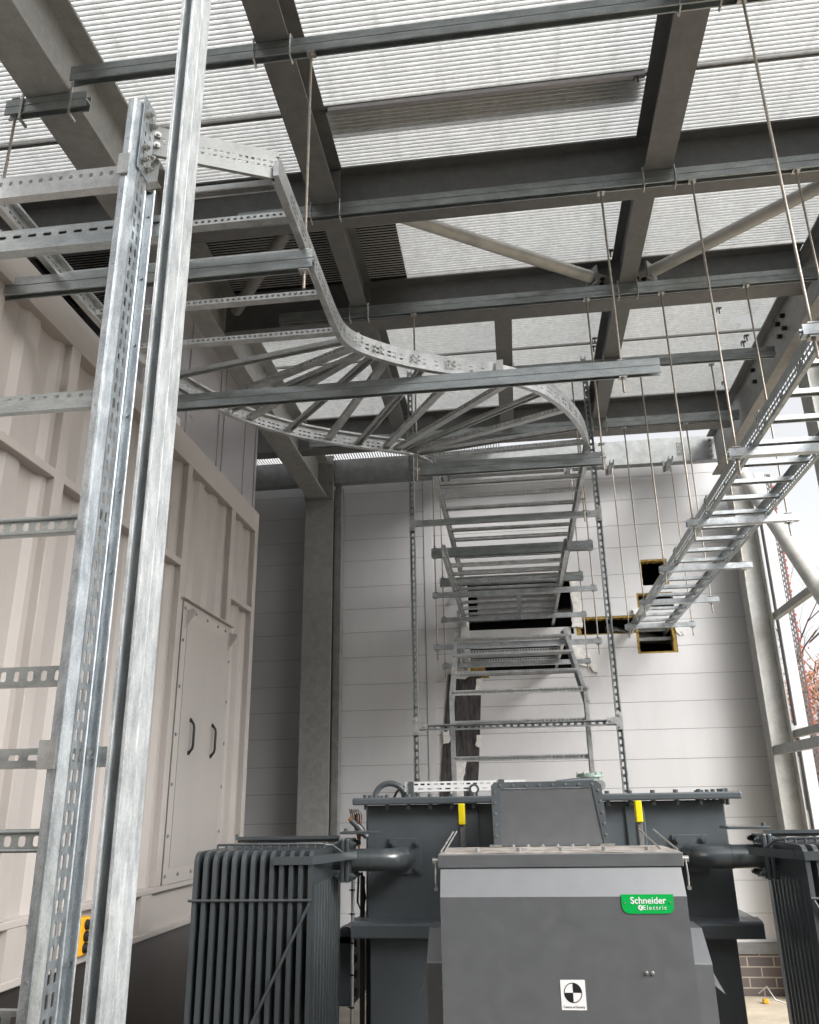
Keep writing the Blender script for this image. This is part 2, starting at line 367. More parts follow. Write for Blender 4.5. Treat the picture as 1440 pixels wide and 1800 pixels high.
mem = thing('wall_membrane', 'black membrane strip with white torn foam patches below the big wall opening', 'membrane', (-0.55, YW, 2.2))
ragged('membrane_sheet', M['membrane'], [(-0.655, 2.905), (-0.575, 2.86), (-0.32, 2.875), (-0.345, 2.5), (-0.375, 2.1), (-0.42, 1.6), (-0.445, 1.2), (-0.815, 1.2), (-0.78, 1.7), (-0.735, 2.2), (-0.69, 2.6)], YW-0.012, YW-0.003, mem)
ragged('white_patch', M['foam'], jag([(-0.375, 2.84), (-0.31, 2.85), (-0.325, 2.68), (-0.385, 2.68)], 0.005, 3), YW-0.02, YW-0.0125, mem)
ragged('white_patch', M['foam'], jag([(-0.72, 2.33), (-0.66, 2.34), (-0.665, 2.22), (-0.735, 2.22)], 0.012, 3), YW-0.02, YW-0.0125, mem)
ragged('white_patch', M['foam'], jag([(-0.40, 2.28), (-0.335, 2.27), (-0.35, 2.16), (-0.40, 2.17)], 0.014, 3), YW-0.02, YW-0.0125, mem)
ragged('white_patch', M['foam'], jag([(-0.63, 2.04), (-0.50, 2.05), (-0.53, 1.9), (-0.55, 1.5), (-0.69, 1.5), (-0.67, 1.8)], 0.014, 4), YW-0.02, YW-0.0125, mem)
bw = MB(); bw.box(-6, 2.64, YW-0.01, YW+0.12, 0.0, 0.35); tag(bw.build('brick_plinth', M['brick']), 'low dark brick plinth under the rear wall', 'brick wall')
lw = MB(); lw.box(-4.7, -4.6, 5.9, YW-0.002, 0, 5.25); tag(lw.build('side_light_blocker', M['clad']), 'added grey side wall behind the beige container, darkening the rear left corner', 'wall')  # return wall added to keep the rear left corner dark

tag(MB().box(-14, 9, -4.8, -4.5, 0, 7.0).build('facing_sky_blocker', M['beam_dark']), 'added dark wall blocking the sky, unseen behind the viewpoint', 'wall')  # unseen wall added to block low sky behind the camera
tag(MB().box(-4.9, -4.7, -6, 8.4, 0, 5.29).build('flank_light_blocker', M['beam_dark']), 'added dark wall behind the beige container, blocking light from the left', 'wall')  # tall wall added to stop light entering over the container
# ---------- columns and beams
def beam(name, label, prof, p0, p1, xa, ya, mt, extra=None):
    t = thing(name, label, 'steel beam' if 'beam' in name else 'column', p0)
    MB().prism(prof, p0, p1, xa, ya).build('steel_section', mt, t, 0.002)
    return t
t = beam('steel_beam', 'large brown-grey galvanised beam at top left running to the rear column', I_prof(0.22, 0.45, 0.018, 0.012), (-2.0, -1.0, 4.80), (-2.0, 8.12, 4.80), X, Z, M['beam_col'])
eb = MB(); eb.box(-2.145, -1.83, 8.14, 8.16, 4.78, 5.30)
for z in (4.86, 4.97, 5.08, 5.19):
    eb.hexbolt((-1.865, 8.14, z), -Y, 0.016, 0.014, 0.01)
eb.build('end_plate', M['beam'], t)
t = thing('steel_column', 'mottled galvanised column standing against the rear wall below the large beam', 'column', (-2.0, 8.2, 0))
MB().prism([(y, x) for x, y in [( -0.155, 0), (0.155, 0), (0.155, 0.016), (0.006, 0.016), (0.006, 0.236), (0.155, 0.236), (0.155, 0.252), (-0.155, 0.252), (-0.155, 0.236), (-0.006, 0.236), (-0.006, 0.016), (-0.155, 0.016)]], (-1.985, 8.17, 0), (-1.985, 8.17, 4.99), Y, X).build('steel_section', M['beam_col'], t, 0.002)
MB().box(-1.828, -1.76, 8.26, 8.40, 0, 4.98).build('rear_channel', M['beam_light'], t)
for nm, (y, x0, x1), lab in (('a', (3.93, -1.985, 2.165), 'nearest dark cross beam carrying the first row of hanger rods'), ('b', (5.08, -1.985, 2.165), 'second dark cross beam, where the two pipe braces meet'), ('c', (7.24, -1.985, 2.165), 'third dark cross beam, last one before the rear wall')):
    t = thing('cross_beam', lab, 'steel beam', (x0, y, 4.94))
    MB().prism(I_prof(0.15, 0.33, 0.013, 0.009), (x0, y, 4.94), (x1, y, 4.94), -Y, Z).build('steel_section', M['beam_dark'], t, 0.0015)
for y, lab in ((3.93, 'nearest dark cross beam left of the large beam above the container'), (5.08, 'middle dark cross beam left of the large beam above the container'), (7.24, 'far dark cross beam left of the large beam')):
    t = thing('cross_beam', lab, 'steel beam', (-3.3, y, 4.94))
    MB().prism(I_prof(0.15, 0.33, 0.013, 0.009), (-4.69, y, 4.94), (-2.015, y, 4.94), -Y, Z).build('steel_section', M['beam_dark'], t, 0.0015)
t = thing('eaves_beam', 'pale galvanised channel beam along the top of the rear wall, stamped B282', 'steel beam', (0, 8.2, 4.99))
MB().prism([(0, 0), (0.10, 0), (0.10, 0.012), (0.012, 0.012), (0.012, 0.263), (0.10, 0.263), (0.10, 0.275), (0, 0.275)], (-4.5, 8.19, 4.99), (2.29, 8.19, 4.99), Y, Z).build('steel_section', M['beam_light'], t, 0.0015)
b = MB()
for xx in (2.20,):
    for z in (5.03, 5.09, 5.15, 5.21): b.hexbolt((xx, 8.189, z), -Y, 0.012, 0.01)
build_each(b, 'bolt', M['bolt'], t)
text_mesh('stamped_mark', 'B282', 0.075, M['perf'], t, (1.88, 8.188, 5.13), Z, -X, extrude=0.0008)
secs = [(-0.925, 1.0, 3.86, 0.155, 'middle'), (0.965, 1.0, 3.86, 0.155, 'right'),
        (-0.925, 4.0, 5.01, 0.115, 'middle'), (0.925, 4.0, 5.01, 0.115, 'right'),
        (-0.92, 5.15, 7.17, 0.13, 'middle'), (0.92, 5.15, 7.17, 0.125, 'right'), (0.08, 5.15, 7.17, 0.125, 'short')]
slab = ['wide roof joist at upper centre-left, crossing in front of the first cross beam', 'wide roof joist at upper right, running down to the first cross beam',
        'narrow dark roof joist left of centre between the first and second cross beams', 'narrow roof joist right of centre between the first and second cross beams',
        'left narrow joist between the second and third cross beams, above the curved ladder', 'right narrow joist between the second and third cross beams',
        'short middle joist between the second and third cross beams, above the long hanger channel']
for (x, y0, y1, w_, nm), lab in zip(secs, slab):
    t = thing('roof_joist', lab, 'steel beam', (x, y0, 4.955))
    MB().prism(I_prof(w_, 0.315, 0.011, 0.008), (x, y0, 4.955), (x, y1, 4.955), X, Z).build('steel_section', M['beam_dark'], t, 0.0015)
    MB().box(x+0.006, x+w_/2-0.005, y1-0.012, y1-0.002, 4.97, 5.24).build('stiffener', M['beam_dark'], t)
t = thing('steel_beam', 'right-hand edge beam running to the rear corner column beside the open side', 'steel beam', (2.24, 0, 4.8))
MB().prism(I_prof(0.15, 0.45, 0.016, 0.010), (2.24, 1.5, 4.80), (2.24, 8.16, 4.80), X, Z).build('steel_section', M['beam'], t, 0.002)
b = MB()
for y in (5.75, 5.87, 6.6):
    for z in (5.04, 5.15): b.cyl((2.20, y, z), (2.236, y, z), 0.018, 10)
build_each(b, 'bolt', M['black'], t)
def ucol(name, label, x0, x1, yf, z1, d=0.2):
    t = thing(name, label, 'column', (x0, yf, 0))
    # web faces the camera, flanges at both sides
    b = MB(); b.box(x0, x0+0.014, yf, yf+d, 0, z1); b.box(x1-0.014, x1, yf, yf+d, 0, z1); b.box(x0+0.014, x1-0.014, yf+d/2-0.005, yf+d/2+0.005, 0, z1)
    b.build('steel_section', M['beam_col'], t, 0.0015); return t
ucol('steel_column', 'galvanised corner column at the right end of the rear wall', 2.325, 2.535, 8.16, 4.80, 0.2)
t = ucol('steel_column', 'galvanised column on the right edge carrying a bolted plate under the edge beam', 2.305, 2.50, 5.72, 4.797, 0.2)
b = MB(); b.box(2.335, 2.44, 5.700, 5.712, 4.66, 4.79); b.build('bolt_plate', M['rail'], t)
b = MB()
for x in (2.365, 2.41):
    for z in (4.69, 4.755): b.hexbolt((x, 5.70, z), -Y, 0.012, 0.012)
build_each(b, 'bolt', M['black'], t)
# right corner outside cladding
t = thing('cladding_edge', 'bright white edge strip of the rear wall beyond the corner column', 'cladding', (2.62, 8.3, 0)); bx('edge_strip', M['wall'], t, 2.625, 2.72, 8.30, 8.33, 0, 4.85); bx('edge_return', M['clad'], t, 2.685, 2.72, 8.331, 8.60, 0, 4.85)
t = thing('rack_upright', 'perforated black and red upright strip outside the right wall corner', 'upright', (2.74, 8.4, 0))
fm = frame((2.735, 8.36, 0), Z, X, Y)
b = MB(); b.plate(fm, 4.85, 0, 0.06, 0, 0.004, [(0.018, 0.03, 0.012, 0.055, 0.01), (0.042, 0.03, 0.012, 0.055, 0.035)])
for z in (1.2, 1.9, 2.6, 3.3, 4.0): b.box(2.733, 2.80, 8.352, 8.3595, z, z+0.008)
b.build('perforated_face', M['perf'], t)
b = MB()
for k in range(120):
    z = 0.02+k*0.04; b.box(2.797, 2.806+0.010*(k % 2), 8.365, 8.40, z, z+0.025)
b.box(2.796, 2.803, 8.372, 8.41, 0, 4.85); b.build('red_edge', M['red'], t)
# girts and pipe brace on the right
t = thing('side_girt', 'upper grey rail crossing the open right side behind the pipe brace', 'rail'); bx('rail_section', M['beam'], t, 2.54, 2.60, 5.95, 8.24, 3.28, 3.345, 0.002)
t = thing('side_girt', 'lower grey rail crossing the open right side', 'rail'); bx('rail_section', M['beam'], t, 2.54, 2.60, 5.95, 8.24, 2.17, 2.235, 0.002); bx('end_cleat', M['rail'], t, 2.56, 2.66, 8.243, 8.29, 2.21, 2.28)
t = thing('guard_rail', 'flat rail bolted across the face of the corner column low on the right', 'rail'); bx('rail_section', M['beam_light'], t, 2.335, 2.40, 6.2, 8.155, 2.02, 2.10, 0.002); bx('upright', M['beam_light'], t, 2.45, 2.5, 6.2, 6.24, 0, 2.1)
t = thing('pipe_brace', 'thick pale pipe brace sloping down across the open right side', 'pipe brace')
b = MB(); b.cyl((2.45, 8.10, 4.74), (2.45, 5.95, 2.40), 0.062, 28); b.cyl((2.45, 8.10, 4.74), (2.45, 8.13, 4.775), 0.062, 28, 0.03); b.build('pipe', M['lamp'], t)
bx('gusset_plate', M['beam_light'], t, 2.33, 2.47, 8.138, 8.152, 4.66, 4.795)
b = MB(); b.hexbolt((2.36, 8.13, 4.76), -Y, 0.014, 0.012, 0.01); b.hexbolt((2.40, 8.13, 4.78), -Y, 0.014, 0.012, 0.01); build_each(b, 'bolt', M['bolt'], t)
# roof pipe braces
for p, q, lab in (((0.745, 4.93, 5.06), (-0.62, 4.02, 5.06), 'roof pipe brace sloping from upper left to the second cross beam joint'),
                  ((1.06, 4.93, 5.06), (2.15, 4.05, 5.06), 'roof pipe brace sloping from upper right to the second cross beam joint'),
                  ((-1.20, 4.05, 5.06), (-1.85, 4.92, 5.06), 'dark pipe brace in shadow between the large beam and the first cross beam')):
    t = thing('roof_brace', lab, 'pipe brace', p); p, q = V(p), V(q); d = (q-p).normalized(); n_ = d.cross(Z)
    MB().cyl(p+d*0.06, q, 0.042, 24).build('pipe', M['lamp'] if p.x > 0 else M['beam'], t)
    f = frame(p, d, n_, Z); MB().mbox(f, 0.045, 0.06, -0.06, 0.06, -0.06, 0.06).build('end_flange', M['beam_light'], t)
    b = MB(); b.mbox(f, -0.09, 0.045, -0.055, 0.055, -0.006, 0.006); b.build('gusset_plate', M['beam'], t)
    b = MB(); b.hexbolt(f(-0.05, 0.02, -0.006), -Z, 0.013, 0.012); b.hexbolt(f(-0.02, -0.025, -0.006), -Z, 0.013, 0.012); build_each(b, 'bolt', M['black'], t)

# ---------- open grating roof
ZG = 5.275
def grating(label, x0, x1, y0, y1, along='x', z=ZG, h=0.037, pitch=0.0268, cross=True, mt='grate'):
    t = thing('roof_grating', label, 'grating', ((x0+x1)/2, (y0+y1)/2, z), 'steel grating panels of the roof')
    b = MB()
    if along == 'x':
        n = int((y1-y0-0.01)/pitch)
        for k in range(n):
            y = y0+0.006+k*pitch; b.box(x0, x1, y, y+0.004, z, z+h)
    else:
        n = int((x1-x0-0.01)/pitch)
        for k in range(n):
            x = x0+0.006+k*pitch; b.box(x, x+0.011, y0, y1, z, z+h)
    b.build('bearing_bars', M[mt], t)
    if cross:
        b = MB(); k = x0+0.15
        if along == 'x':
            while k < x1: b.box(k, k+0.003, y0, y1, z+h-0.003, z+h); k += 0.3
        b.build('cross_rods', M[mt], t)
        b = MB(); b.box(x0-0.004, x0, y0, y1, z-0.0005, z+h); b.box(x1, x1+0.004, y0, y1, z-0.0005, z+h); b.box(x0, x1, y0, y0+0.005, z-0.0008, z+h+0.0005); b.box(x0, x1, y1-0.005, y1, z-0.0008, z+h+0.0005)
        b.build('edge_bars', M['beam'], t)
    return t
cols = [(-3.05, -2.06, 'left of the large beam'), (-1.94, -0.93, 'between the large beam and the centre-left joist'), (-0.92, 0.955, 'between the two main joists'), (0.965, 2.28, 'right of the right-hand joist')]
rows = [(1.2, 2.45, 'nearest the camera'), (2.455, 3.435, 'second row from the camera'), (3.44, 5.03, 'over the first cross beam'), (5.035, 6.15, 'behind the second cross beam'), (6.155, 7.20, 'next to the third cross beam')]
for x0, x1, cl in cols:
    for y0, y1, rl in rows:
        grating(f'roof grating {cl}, {rl}', x0, x1-0.006, y0, y1-0.004)
grating('light grating strip with bars running front to back just before the eaves beam', -4.6, 0.03, 7.96, 8.40, 'y', 5.30, 0.025, 0.029, False)
tag(MB().box(-4.69, 0.03, 7.335, 7.95, 5.285, 5.33).build('roof_sheet', M['joint']), 'dark solid roof sheet between the third cross beam and the light grating strip', 'roof sheet')
tag(MB().box(-4.9, -3.06, -1.5, 8.45, 5.325, 5.36).build('roof_sheet', M['joint']), 'added solid dark roof sheet left of the open grating, closing a light leak', 'roof sheet')  # sheet added to stop sky light leaking in at the left
# clips holding the grating
t0 = None
for x, y in ((0.85, 2.80), (0.85, 3.42), (-1.0+0.16, 3.0), (-0.83, 3.42), (0.86, 4.1), (0.86, 4.9), (0.85, 6.05), (0.85, 6.18), (0.85, 6.9), (0.85, 7.0), (2.12, 5.35), (2.10, 6.2), (2.10, 6.3), (2.10, 7.0), (1.78, 5.75)):
    t = thing('grating_clip', 'small dark saddle clip under the roof grating beside a joist', 'clip', (x, y, ZG), 'small clips fixing the roof grating')
    b = MB(); b.box(x-0.035, x+0.005, y-0.014, y+0.014, ZG-0.012, ZG-0.008); b.box(x-0.035, x-0.031, y-0.014, y+0.014, ZG-0.04, ZG-0.012); b.cyl((x-0.015, y, ZG-0.06), (x-0.015, y, ZG-0.012), 0.006, 8)
    b.build('clip_body', M['beam_dark'], t)
# angle trimmer between joists
t = thing('trimmer_angle', 'light galvanised trimmer spanning between the two main roof joists', 'steel angle', (-0.8, 3.41, 5.2))
b = MB(); b.box(-0.83, 0.875, 3.405, 3.411, 5.245, 5.272); b.box(-0.83, 0.875, 3.411, 3.43, 5.245, 5.249); b.build('steel_section', M['clad'], t)
tag(MB().box(-0.86, 0.90, 3.39, 3.60, 5.320, 5.358).build('scaffold_board', M['lamp']), 'pale board lying on the roof grating above the trimmer between the main joists', 'board')
# box standing on the grating (dark patch)
M['shade'] = mat('dark_brown_shade', (0.035, 0.029, 0.025), 0.7, 0.0, 0.3, 8)  # dark sheet between the bars paints the shade under the roof unit
tag(MB().box(-3.04, -2.07, 4.02, 5.02, ZG+0.005, ZG+0.036).box(-1.93, -0.935, 4.02, 5.02, ZG+0.005, ZG+0.036).box(-0.915, -0.60, 4.02, 5.02, ZG+0.005, ZG+0.036).build('shade_sheet', M['shade']), 'dark brown infill sheet standing in for shadow in the left grating, behind first cross beam', 'sheet')
pu = MB(); pu.box(-3.2, -0.60, 4.02, 5.12, ZG+0.043, ZG+0.9)
tag(pu.build('rooftop_unit', M['black'], None, 0.01), 'dark unit standing on the roof grating at left, blocking the daylight', 'rooftop unit')
# translucent sheet added to show a bright roof gap by right beam
tl = bpy.data.materials.new('bright_gap_white'); tl.use_nodes = True; tn = tl.node_tree; tr_ = tn.nodes.new('ShaderNodeBsdfTranslucent'); tr_.inputs['Color'].default_value = (0.9, 0.9, 0.9, 1); tn.links.new(tr_.outputs[0], tn.nodes['Material Output'].inputs['Surface']); M['sheet'] = tl
tag(MB().prism([(1.93, 5.90), (2.02, 5.87), (2.14, 5.88), (2.13, 6.10), (1.99, 6.10), (2.0, 6.02), (1.93, 6.0)], (0, 0, ZG-0.006), (0, 0, ZG-0.0045), X, Y).build('bright_gap_sheet', M['sheet']), 'added translucent sheet standing in for a bright gap by the right edge beam', 'sheet')

# ---------- strut channels
def dstrut(b, x0, x1, y, z0, yw=0.041):
    """double channel, mouth up and mouth down, 82 high, along X"""
    b.channel(frame((x0, y, z0+0.0395), X, Y, -Z), x1-x0, yw, 0.0395, lip=0.0065)
    b.channel(frame((x0, y, z0+0.0435), X, Y, Z), x1-x0, yw, 0.0395, lip=0.0065)
    b.box(x0, x1, y+0.003, y+yw-0.003, z0+0.0395, z0+0.0435)
def sstrut(b, x0, x1, y, z0, rows=None):
    b.channel(frame((x0, y, z0), X, Y, Z), x1-x0, 0.041, 0.041, rows=rows)
SL = [(0.0205, 0.028, 0.013, 0.05, 0.01)]
def roof_strut(label, x0, x1, y, z0, clamps=()):
    t = thing('roof_channel', label, 'channel strut', ((x0+x1)/2, y, z0))
    b = MB(); dstrut(b, x0, x1, y, z0); b.build('double_channel', M['strut'], t)
    for cx in clamps:
        c = MB(); c.box(cx-0.003, cx+0.003, y-0.012, y+0.052, z0-0.012, z0-0.004)
        c.tube([(cx, y-0.01, z0+0.10), (cx, y-0.012, z0+0.02), (cx, y+0.0, z0-0.012), (cx, y+0.045, z0-0.02)], 0.0045, 6)
        c.tube([(cx, y-0.01, z0+0.10), (cx, y+0.02, z0+0.115)], 0.0045, 6)
        c.build('beam_clamp', M['bolt'], t)
    return t
ZS = 4.868
roof_strut('nearest roof channel crossing the top of the picture', -1.90, 1.9, 2.70, ZS, (-1.01, -0.84, 0.88, 1.05))
roof_strut('roof channel running along the front of the first cross beam', -1.45, 2.15, 3.79, ZS, (-1.01, -0.84, 0.88, 1.05))
roof_strut('roof channel running along the front of the second cross beam', -1.5, 2.15, 4.845, ZS, (-0.99, -0.86, 0.86, 0.985))
roof_strut('roof channel hung halfway between the second and third cross beams', -0.2, 2.16, 5.85, ZS, (0.01, 0.15, 0.86, 0.985))
roof_strut('roof channel running along the front of the third cross beam', -1.8, 2.16, 6.95, ZS, (-0.99, -0.86, 0.86, 0.985))
t = thing('channel_stub', 'short channel clamped under the large left beam with a rod through it', 'channel strut', (-2.0, 2.7, 4.72))
b = MB(); dstrut(b, -2.2, -1.80, 2.70, 4.705, 0.041); b.build('double_channel', M['strut'], t)
for cx in (-2.115, -1.875):
    c = MB(); c.box(cx-0.005, cx+0.005, 2.690, 2.698, 4.66, 4.84); c.box(cx-0.005, cx+0.005, 2.698, 2.75, 4.66, 4.672); c.build('beam_clamp', M['bolt'], t)

def rod(label, x, y, z0, z1, plates=True):
    t = thing('threaded_rod', label, 'threaded rod', (x, y, z0), 'threaded hanger rods')
    MB().cyl((x, y, z0-0.09), (x, y, z1), 0.0062, 8).build('rod', M['rod'], t)
    b = MB()
    for z, s_ in ((z0-0.004, -1), (z1-0.0, -1)):
        b.box(x-0.02, x+0.02, y-0.02, y+0.02, z-0.006, z-0.001); b.cyl((x, y, z-0.014), (x, y, z-0.006), 0.010, 6, smooth=False)
    b.box(x-0.02, x+0.02, y-0.02, y+0.02, z0+0.085 if plates == 2 else z0+0.045, z0+0.090 if plates == 2 else z0+0.050)
    build_each(b, 'washer_plate', M['bolt'], t); return t
def hanger(label, x0, x1, y, z0, double=True, mt='strut'):
    t = thing('hanger_channel', label, 'channel strut', ((x0+x1)/2, y, z0))
    b = MB()
    if double: dstrut(b, x0, x1, y-0.0205, z0)
    else: sstrut(b, x0, x1, y-0.0205, z0)
    b.build('double_channel' if double else 'single_channel', M[mt], t); return t
ZT = 3.70
hanger('nearest hanger channel under the curved ladder, at upper left', -2.4, -0.708, 2.72, ZT)
rod('rod from nearest roof channel to right end of the hanger at upper left', -0.745, 2.72, ZT, ZS, 2)
rod('rod hanging through the short stub at the left picture edge', -2.155, 2.72, ZT, 4.80, 2)
hanger('long hanger channel crossing the middle of the curved ladder', -1.9, 0.838, 3.83, ZT)
rod('rod from the first cross beam to the right end of the long middle hanger channel', 0.648, 3.83, ZT, ZS, 2)
hanger('hanger channel where the curved ladder meets the straight run', -0.565, 0.672, 5.0, ZT)
rod('rod from second cross beam to left end of hanger at start of straight run', -0.54, 4.87, ZT, ZS, 2)
rod('rod from second cross beam to right end of hanger at start of straight run', 0.645, 4.87, ZT, ZS, 2)
rod('rod from the halfway roof channel ending behind the long middle hanger', 0.60, 5.87, ZT-0.0, ZS, 2)
for i, (y, zs, x0, x1) in enumerate(((6.93, (3.70, 3.338, 2.885), -0.655, 0.755), (7.96, (3.70, 3.338, 2.885), -0.675, 0.745))):
    wh = ('front', 'rear')[i]
    for z, nm in zip(zs, ('top', 'middle', 'bottom')):
        hanger(f'{wh} hanger channel of the {nm} tier before the big wall opening', x0, x1, y, z, nm == 'top', 'strut' if nm == 'top' else 'galv')
    for x, sn in ((x0+0.03, 'left'), (x1-0.03, 'right')):
        t = rod(f'{wh} {sn} rod threading the three stacked hangers at the wall opening', x, y, 2.885, 4.868 if i == 0 else 4.90, True)
        b = MB()
        for z in (3.338, 3.70):
            for dz in (-0.003, 0.05 if z < 3.5 else 0.09): b.box(x-0.018, x+0.018, y-0.018, y+0.018, z+dz-0.003, z+dz+0.002); b.cyl((x, y, z+dz-0.012), (x, y, z+dz-0.003), 0.009, 6, smooth=False)
        build_each(b, 'nut', M['bolt'], t)
YD = [2.71, 3.81, 4.87, 5.92, 6.98, 8.0]
dn = ['first', 'second', 'third', 'fourth', 'fifth', 'sixth']
for i, y in enumerate(YD):
    hanger(f'{dn[i]} cross channel under the right-hand straight ladder, counted from the camera', 1.10, 1.75 if i != 5 else 1.76, y, 3.205, False, 'galv')
    zt = ZS if i < 5 else 4.90
    for x, sn in ((1.14, 'left'), (1.69 if i != 5 else 1.73, 'right')):
        rod(f'{sn} rod of the {dn[i]} cross channel under the right-hand ladder', x, y, 3.205, zt)
# clamps at the eaves beam
for x, n_ in ((-0.596, 'first'), (0.708, 'second'), (1.14, 'third'), (1.73, 'fourth')):
    t = thing('eaves_clamp', f'{n_} channel clamp from the left under the rear eaves beam holding a rod', 'clamp', (x, 8.0, 4.88))
    b = MB(); b.channel(frame((x-0.0205, 7.93, 4.915), Y, X, Z), 0.33, 0.041, 0.041); b.build('short_channel', M['strut'], t)
    b = MB(); b.box(x-0.045, x-0.022, 8.17, 8.188, 4.88, 5.0); b.box(x+0.022, x+0.045, 8.17, 8.188, 4.88, 5.0); build_each(b, 'clamp_window', M['beam_dark'], t)

# ================================================================== CABLE LADDERS
def side_rail(b, pts, inward, up=Z, H=0.10, fl=0.028, rows=None, t=0.0022, oct_=False, lips=True):
    """rail along a polyline; inward = +1/-1: side (relative to travel dir x up) the flanges point to"""
    pts = [V(p) for p in pts]; up = V(up); n = len(pts); side = []
    for i in range(n):
        d0 = (pts[i]-pts[i-1]).normalized() if i else (pts[1]-pts[0]).normalized()
        d1 = (pts[i+1]-pts[i]).normalized() if i < n-1 else d0
        s0, s1 = d0.cross(up).normalized(), d1.cross(up).normalized(); m_ = (s0+s1).normalized(); side.append(m_/max(0.5, m_.dot(s0))*inward)
    for i in range(n-1):
        a, c, sa, sc = pts[i], pts[i+1], side[i], side[i+1]; L = (c-a).length
        def f(u, v, w_, a=a, c=c, sa=sa, sc=sc, L=L): k = u/L; return a.lerp(c, k)+up*v+(sa.lerp(sc, k))*w_
        b.plate(f, L, 0.004, H-0.004, 0, t, rows or [], 0, oct_)
        b.mbox(f, 0, L, 0, 0.004, 0, fl); b.mbox(f, 0, L, H-0.004, H, 0, fl)
        if lips: b.mbox(f, 0, L, 0.004, 0.012, fl-0.003, fl); b.mbox(f, 0, L, H-0.012, H-0.004, fl-0.003, fl)
    return b
def rung(b, p, q, up=Z, W=0.04, D=0.022, style=0, pitch=0.0265):
    """perforated rung from p to q; style 0 holes on the front face, 1 mouth down"""
    p, q = V(p), V(q); d = (q-p); L = d.length; d = d/L; s_ = d.cross(up).normalized(); up2 = s_.cross(d)
    if style == 0:   # channel: back plate with holes faces the camera side, open behind
        f = frame(p+s_*(W*0.5)-up2*D*0.6, d, up2, -s_)
        b.channel(f, L, D*1.25, W, 0.002, 0.0, [(D*0.62, 0.012, 0.010, pitch, 0.012)])
    else:
        f = frame(p+s_*(W*0.5)+up2*D*0.5, d, -s_, -up2)
        b.channel(f, L, W, D, 0.002, 0.007)
    return b
RR = [(0.032, 0.020, 0.009, 0.030, 0.008), (0.056, 0.020, 0.009, 0.030, 0.008)]
# --- the curved ladder
def smooth(pts, k=3):
    pts = [V(p) for p in pts]; out = []
    for i in range(len(pts)-1):
        p0, p1, p2, p3 = pts[max(i-1, 0)], pts[i], pts[i+1], pts[min(i+2, len(pts)-1)]
        for j in range(k):
            t_ = j/k; out.append(0.5*((2*p1)+(p2-p0)*t_+(2*p0-5*p1+4*p2-p3)*t_*t_+(3*p1-p0-3*p2+p3)*t_**3))
    return out+[pts[-1]]
ZL = 3.80
rp = [(-0.74, 2.31), (-0.74, 2.75), (-0.74, 3.10), (-0.738, 3.30), (-0.722, 3.45), (-0.655, 3.56), (-0.50, 3.69), (-0.33, 3.79), (-0.15, 3.875), (0.03, 3.955), (0.16, 4.05), (0.28, 4.17), (0.415, 4.40), (0.515, 4.66), (0.574, 4.93), (0.585, 5.06)]
lp = [(-1.845, 2.0), (-1.85, 2.6), (-1.85, 3.20), (-1.81, 3.52), (-1.71, 3.83), (-1.60, 4.08), (-1.47, 4.28), (-1.25, 4.50), (-1.0, 4.665), (-0.80, 4.77), (-0.64, 4.85), (-0.55, 4.915), (-0.49, 5.0), (-0.475, 5.06)]
t = thing('cable_ladder', 'large curved cable ladder sweeping in an S below the roof', 'cable ladder', (-0.6, 3.9, ZL))
b = MB(); side_rail(b, smooth([(x, y, ZL) for x, y in rp], 3), -1, rows=RR); b.build('side_rail', M['rail'], t)
b = MB(); side_rail(b, smooth([(x, y, ZL) for x, y in lp], 3), 1, rows=RR); b.build('side_rail', M['rail'], t)
b = MB()
for p in smooth([(x, y, ZL) for x, y in lp[2:]], 6)[::2]: b.box(p.x-0.001, p.x+0.001, p.y-0.006, p.y-0.0025, ZL+0.004, ZL+0.03)
for x, y, s_ in ((-0.60, 3.60, 1), (-0.42, 3.72, 1), (-0.24, 3.81, 1), (-0.68, 3.50, 1)):
    for dx in (0, 0.03):
        for dz in (0.035, 0.06): b.hexbolt((x+dx-0.0, y+dx*0.5, ZL+dz), V((-0.45, 0.9, 0))*-1, 0.007, 0.006)
build_each(b, 'bolt', M['bolt'], t)
b = MB(); b.box(-0.755, -0.735, 2.29, 2.45, ZL-0.006, ZL+0.06); b.build('coupler_plate', M['rail'], t)
b = MB(); b.box(0.005, 0.045, 3.925, 3.931, ZL-0.012, ZL+0.11); b.build('white_clip', M['white'], t)
rl = [((-1.2, 2.38), (-0.755, 2.38), 1), ((-1.83, 2.56), (-0.755, 2.56), 0), ((-1.83, 2.66+0.13), (-0.755, 2.79), 1), ((-1.83, 3.085), (-0.755, 3.085), 0), ((-1.80, 3.40), (-0.745, 3.40), 0),
      ((-1.72, 3.70), (-0.735, 3.49), 1), ((-1.60, 4.02), (-0.72, 3.56), 0), ((-1.55, 4.13), (-0.68, 3.63), 1), ((-1.475, 4.255), (-0.655, 3.60), 0),
      ((-1.29, 4.455), (-0.61, 3.64), 1), ((-1.07, 4.61), (-0.55, 3.69), 0), ((-0.90, 4.715), (-0.37, 3.80), 1), ((-0.735, 4.80), (-0.20, 3.90), 0),
      ((-0.67, 4.835), (0.085, 4.03), 0), ((-0.615, 4.865), (0.255, 4.20), 1), ((-0.585, 4.90), (0.395, 4.43), 0), ((-0.56, 4.935), (0.50, 4.70), 1), ((-0.50, 5.0), (0.56, 4.92), 0)]
b = MB(); b.channel(frame((-1.83, 2.165, 3.708), X, Z, Y), 0.70, 0.088, 0.035, 0.002, 0.0, [(0.060, 0.014, 0.018, 0.038, 0.012)], True); b.build('rung', M['rail'], t)
for p, q, s_ in rl:
    b = MB(); rung(b, (p[0], p[1], ZL+0.035), (q[0], q[1], ZL+0.035), style=s_); b.build('rung', M['rail'], t)

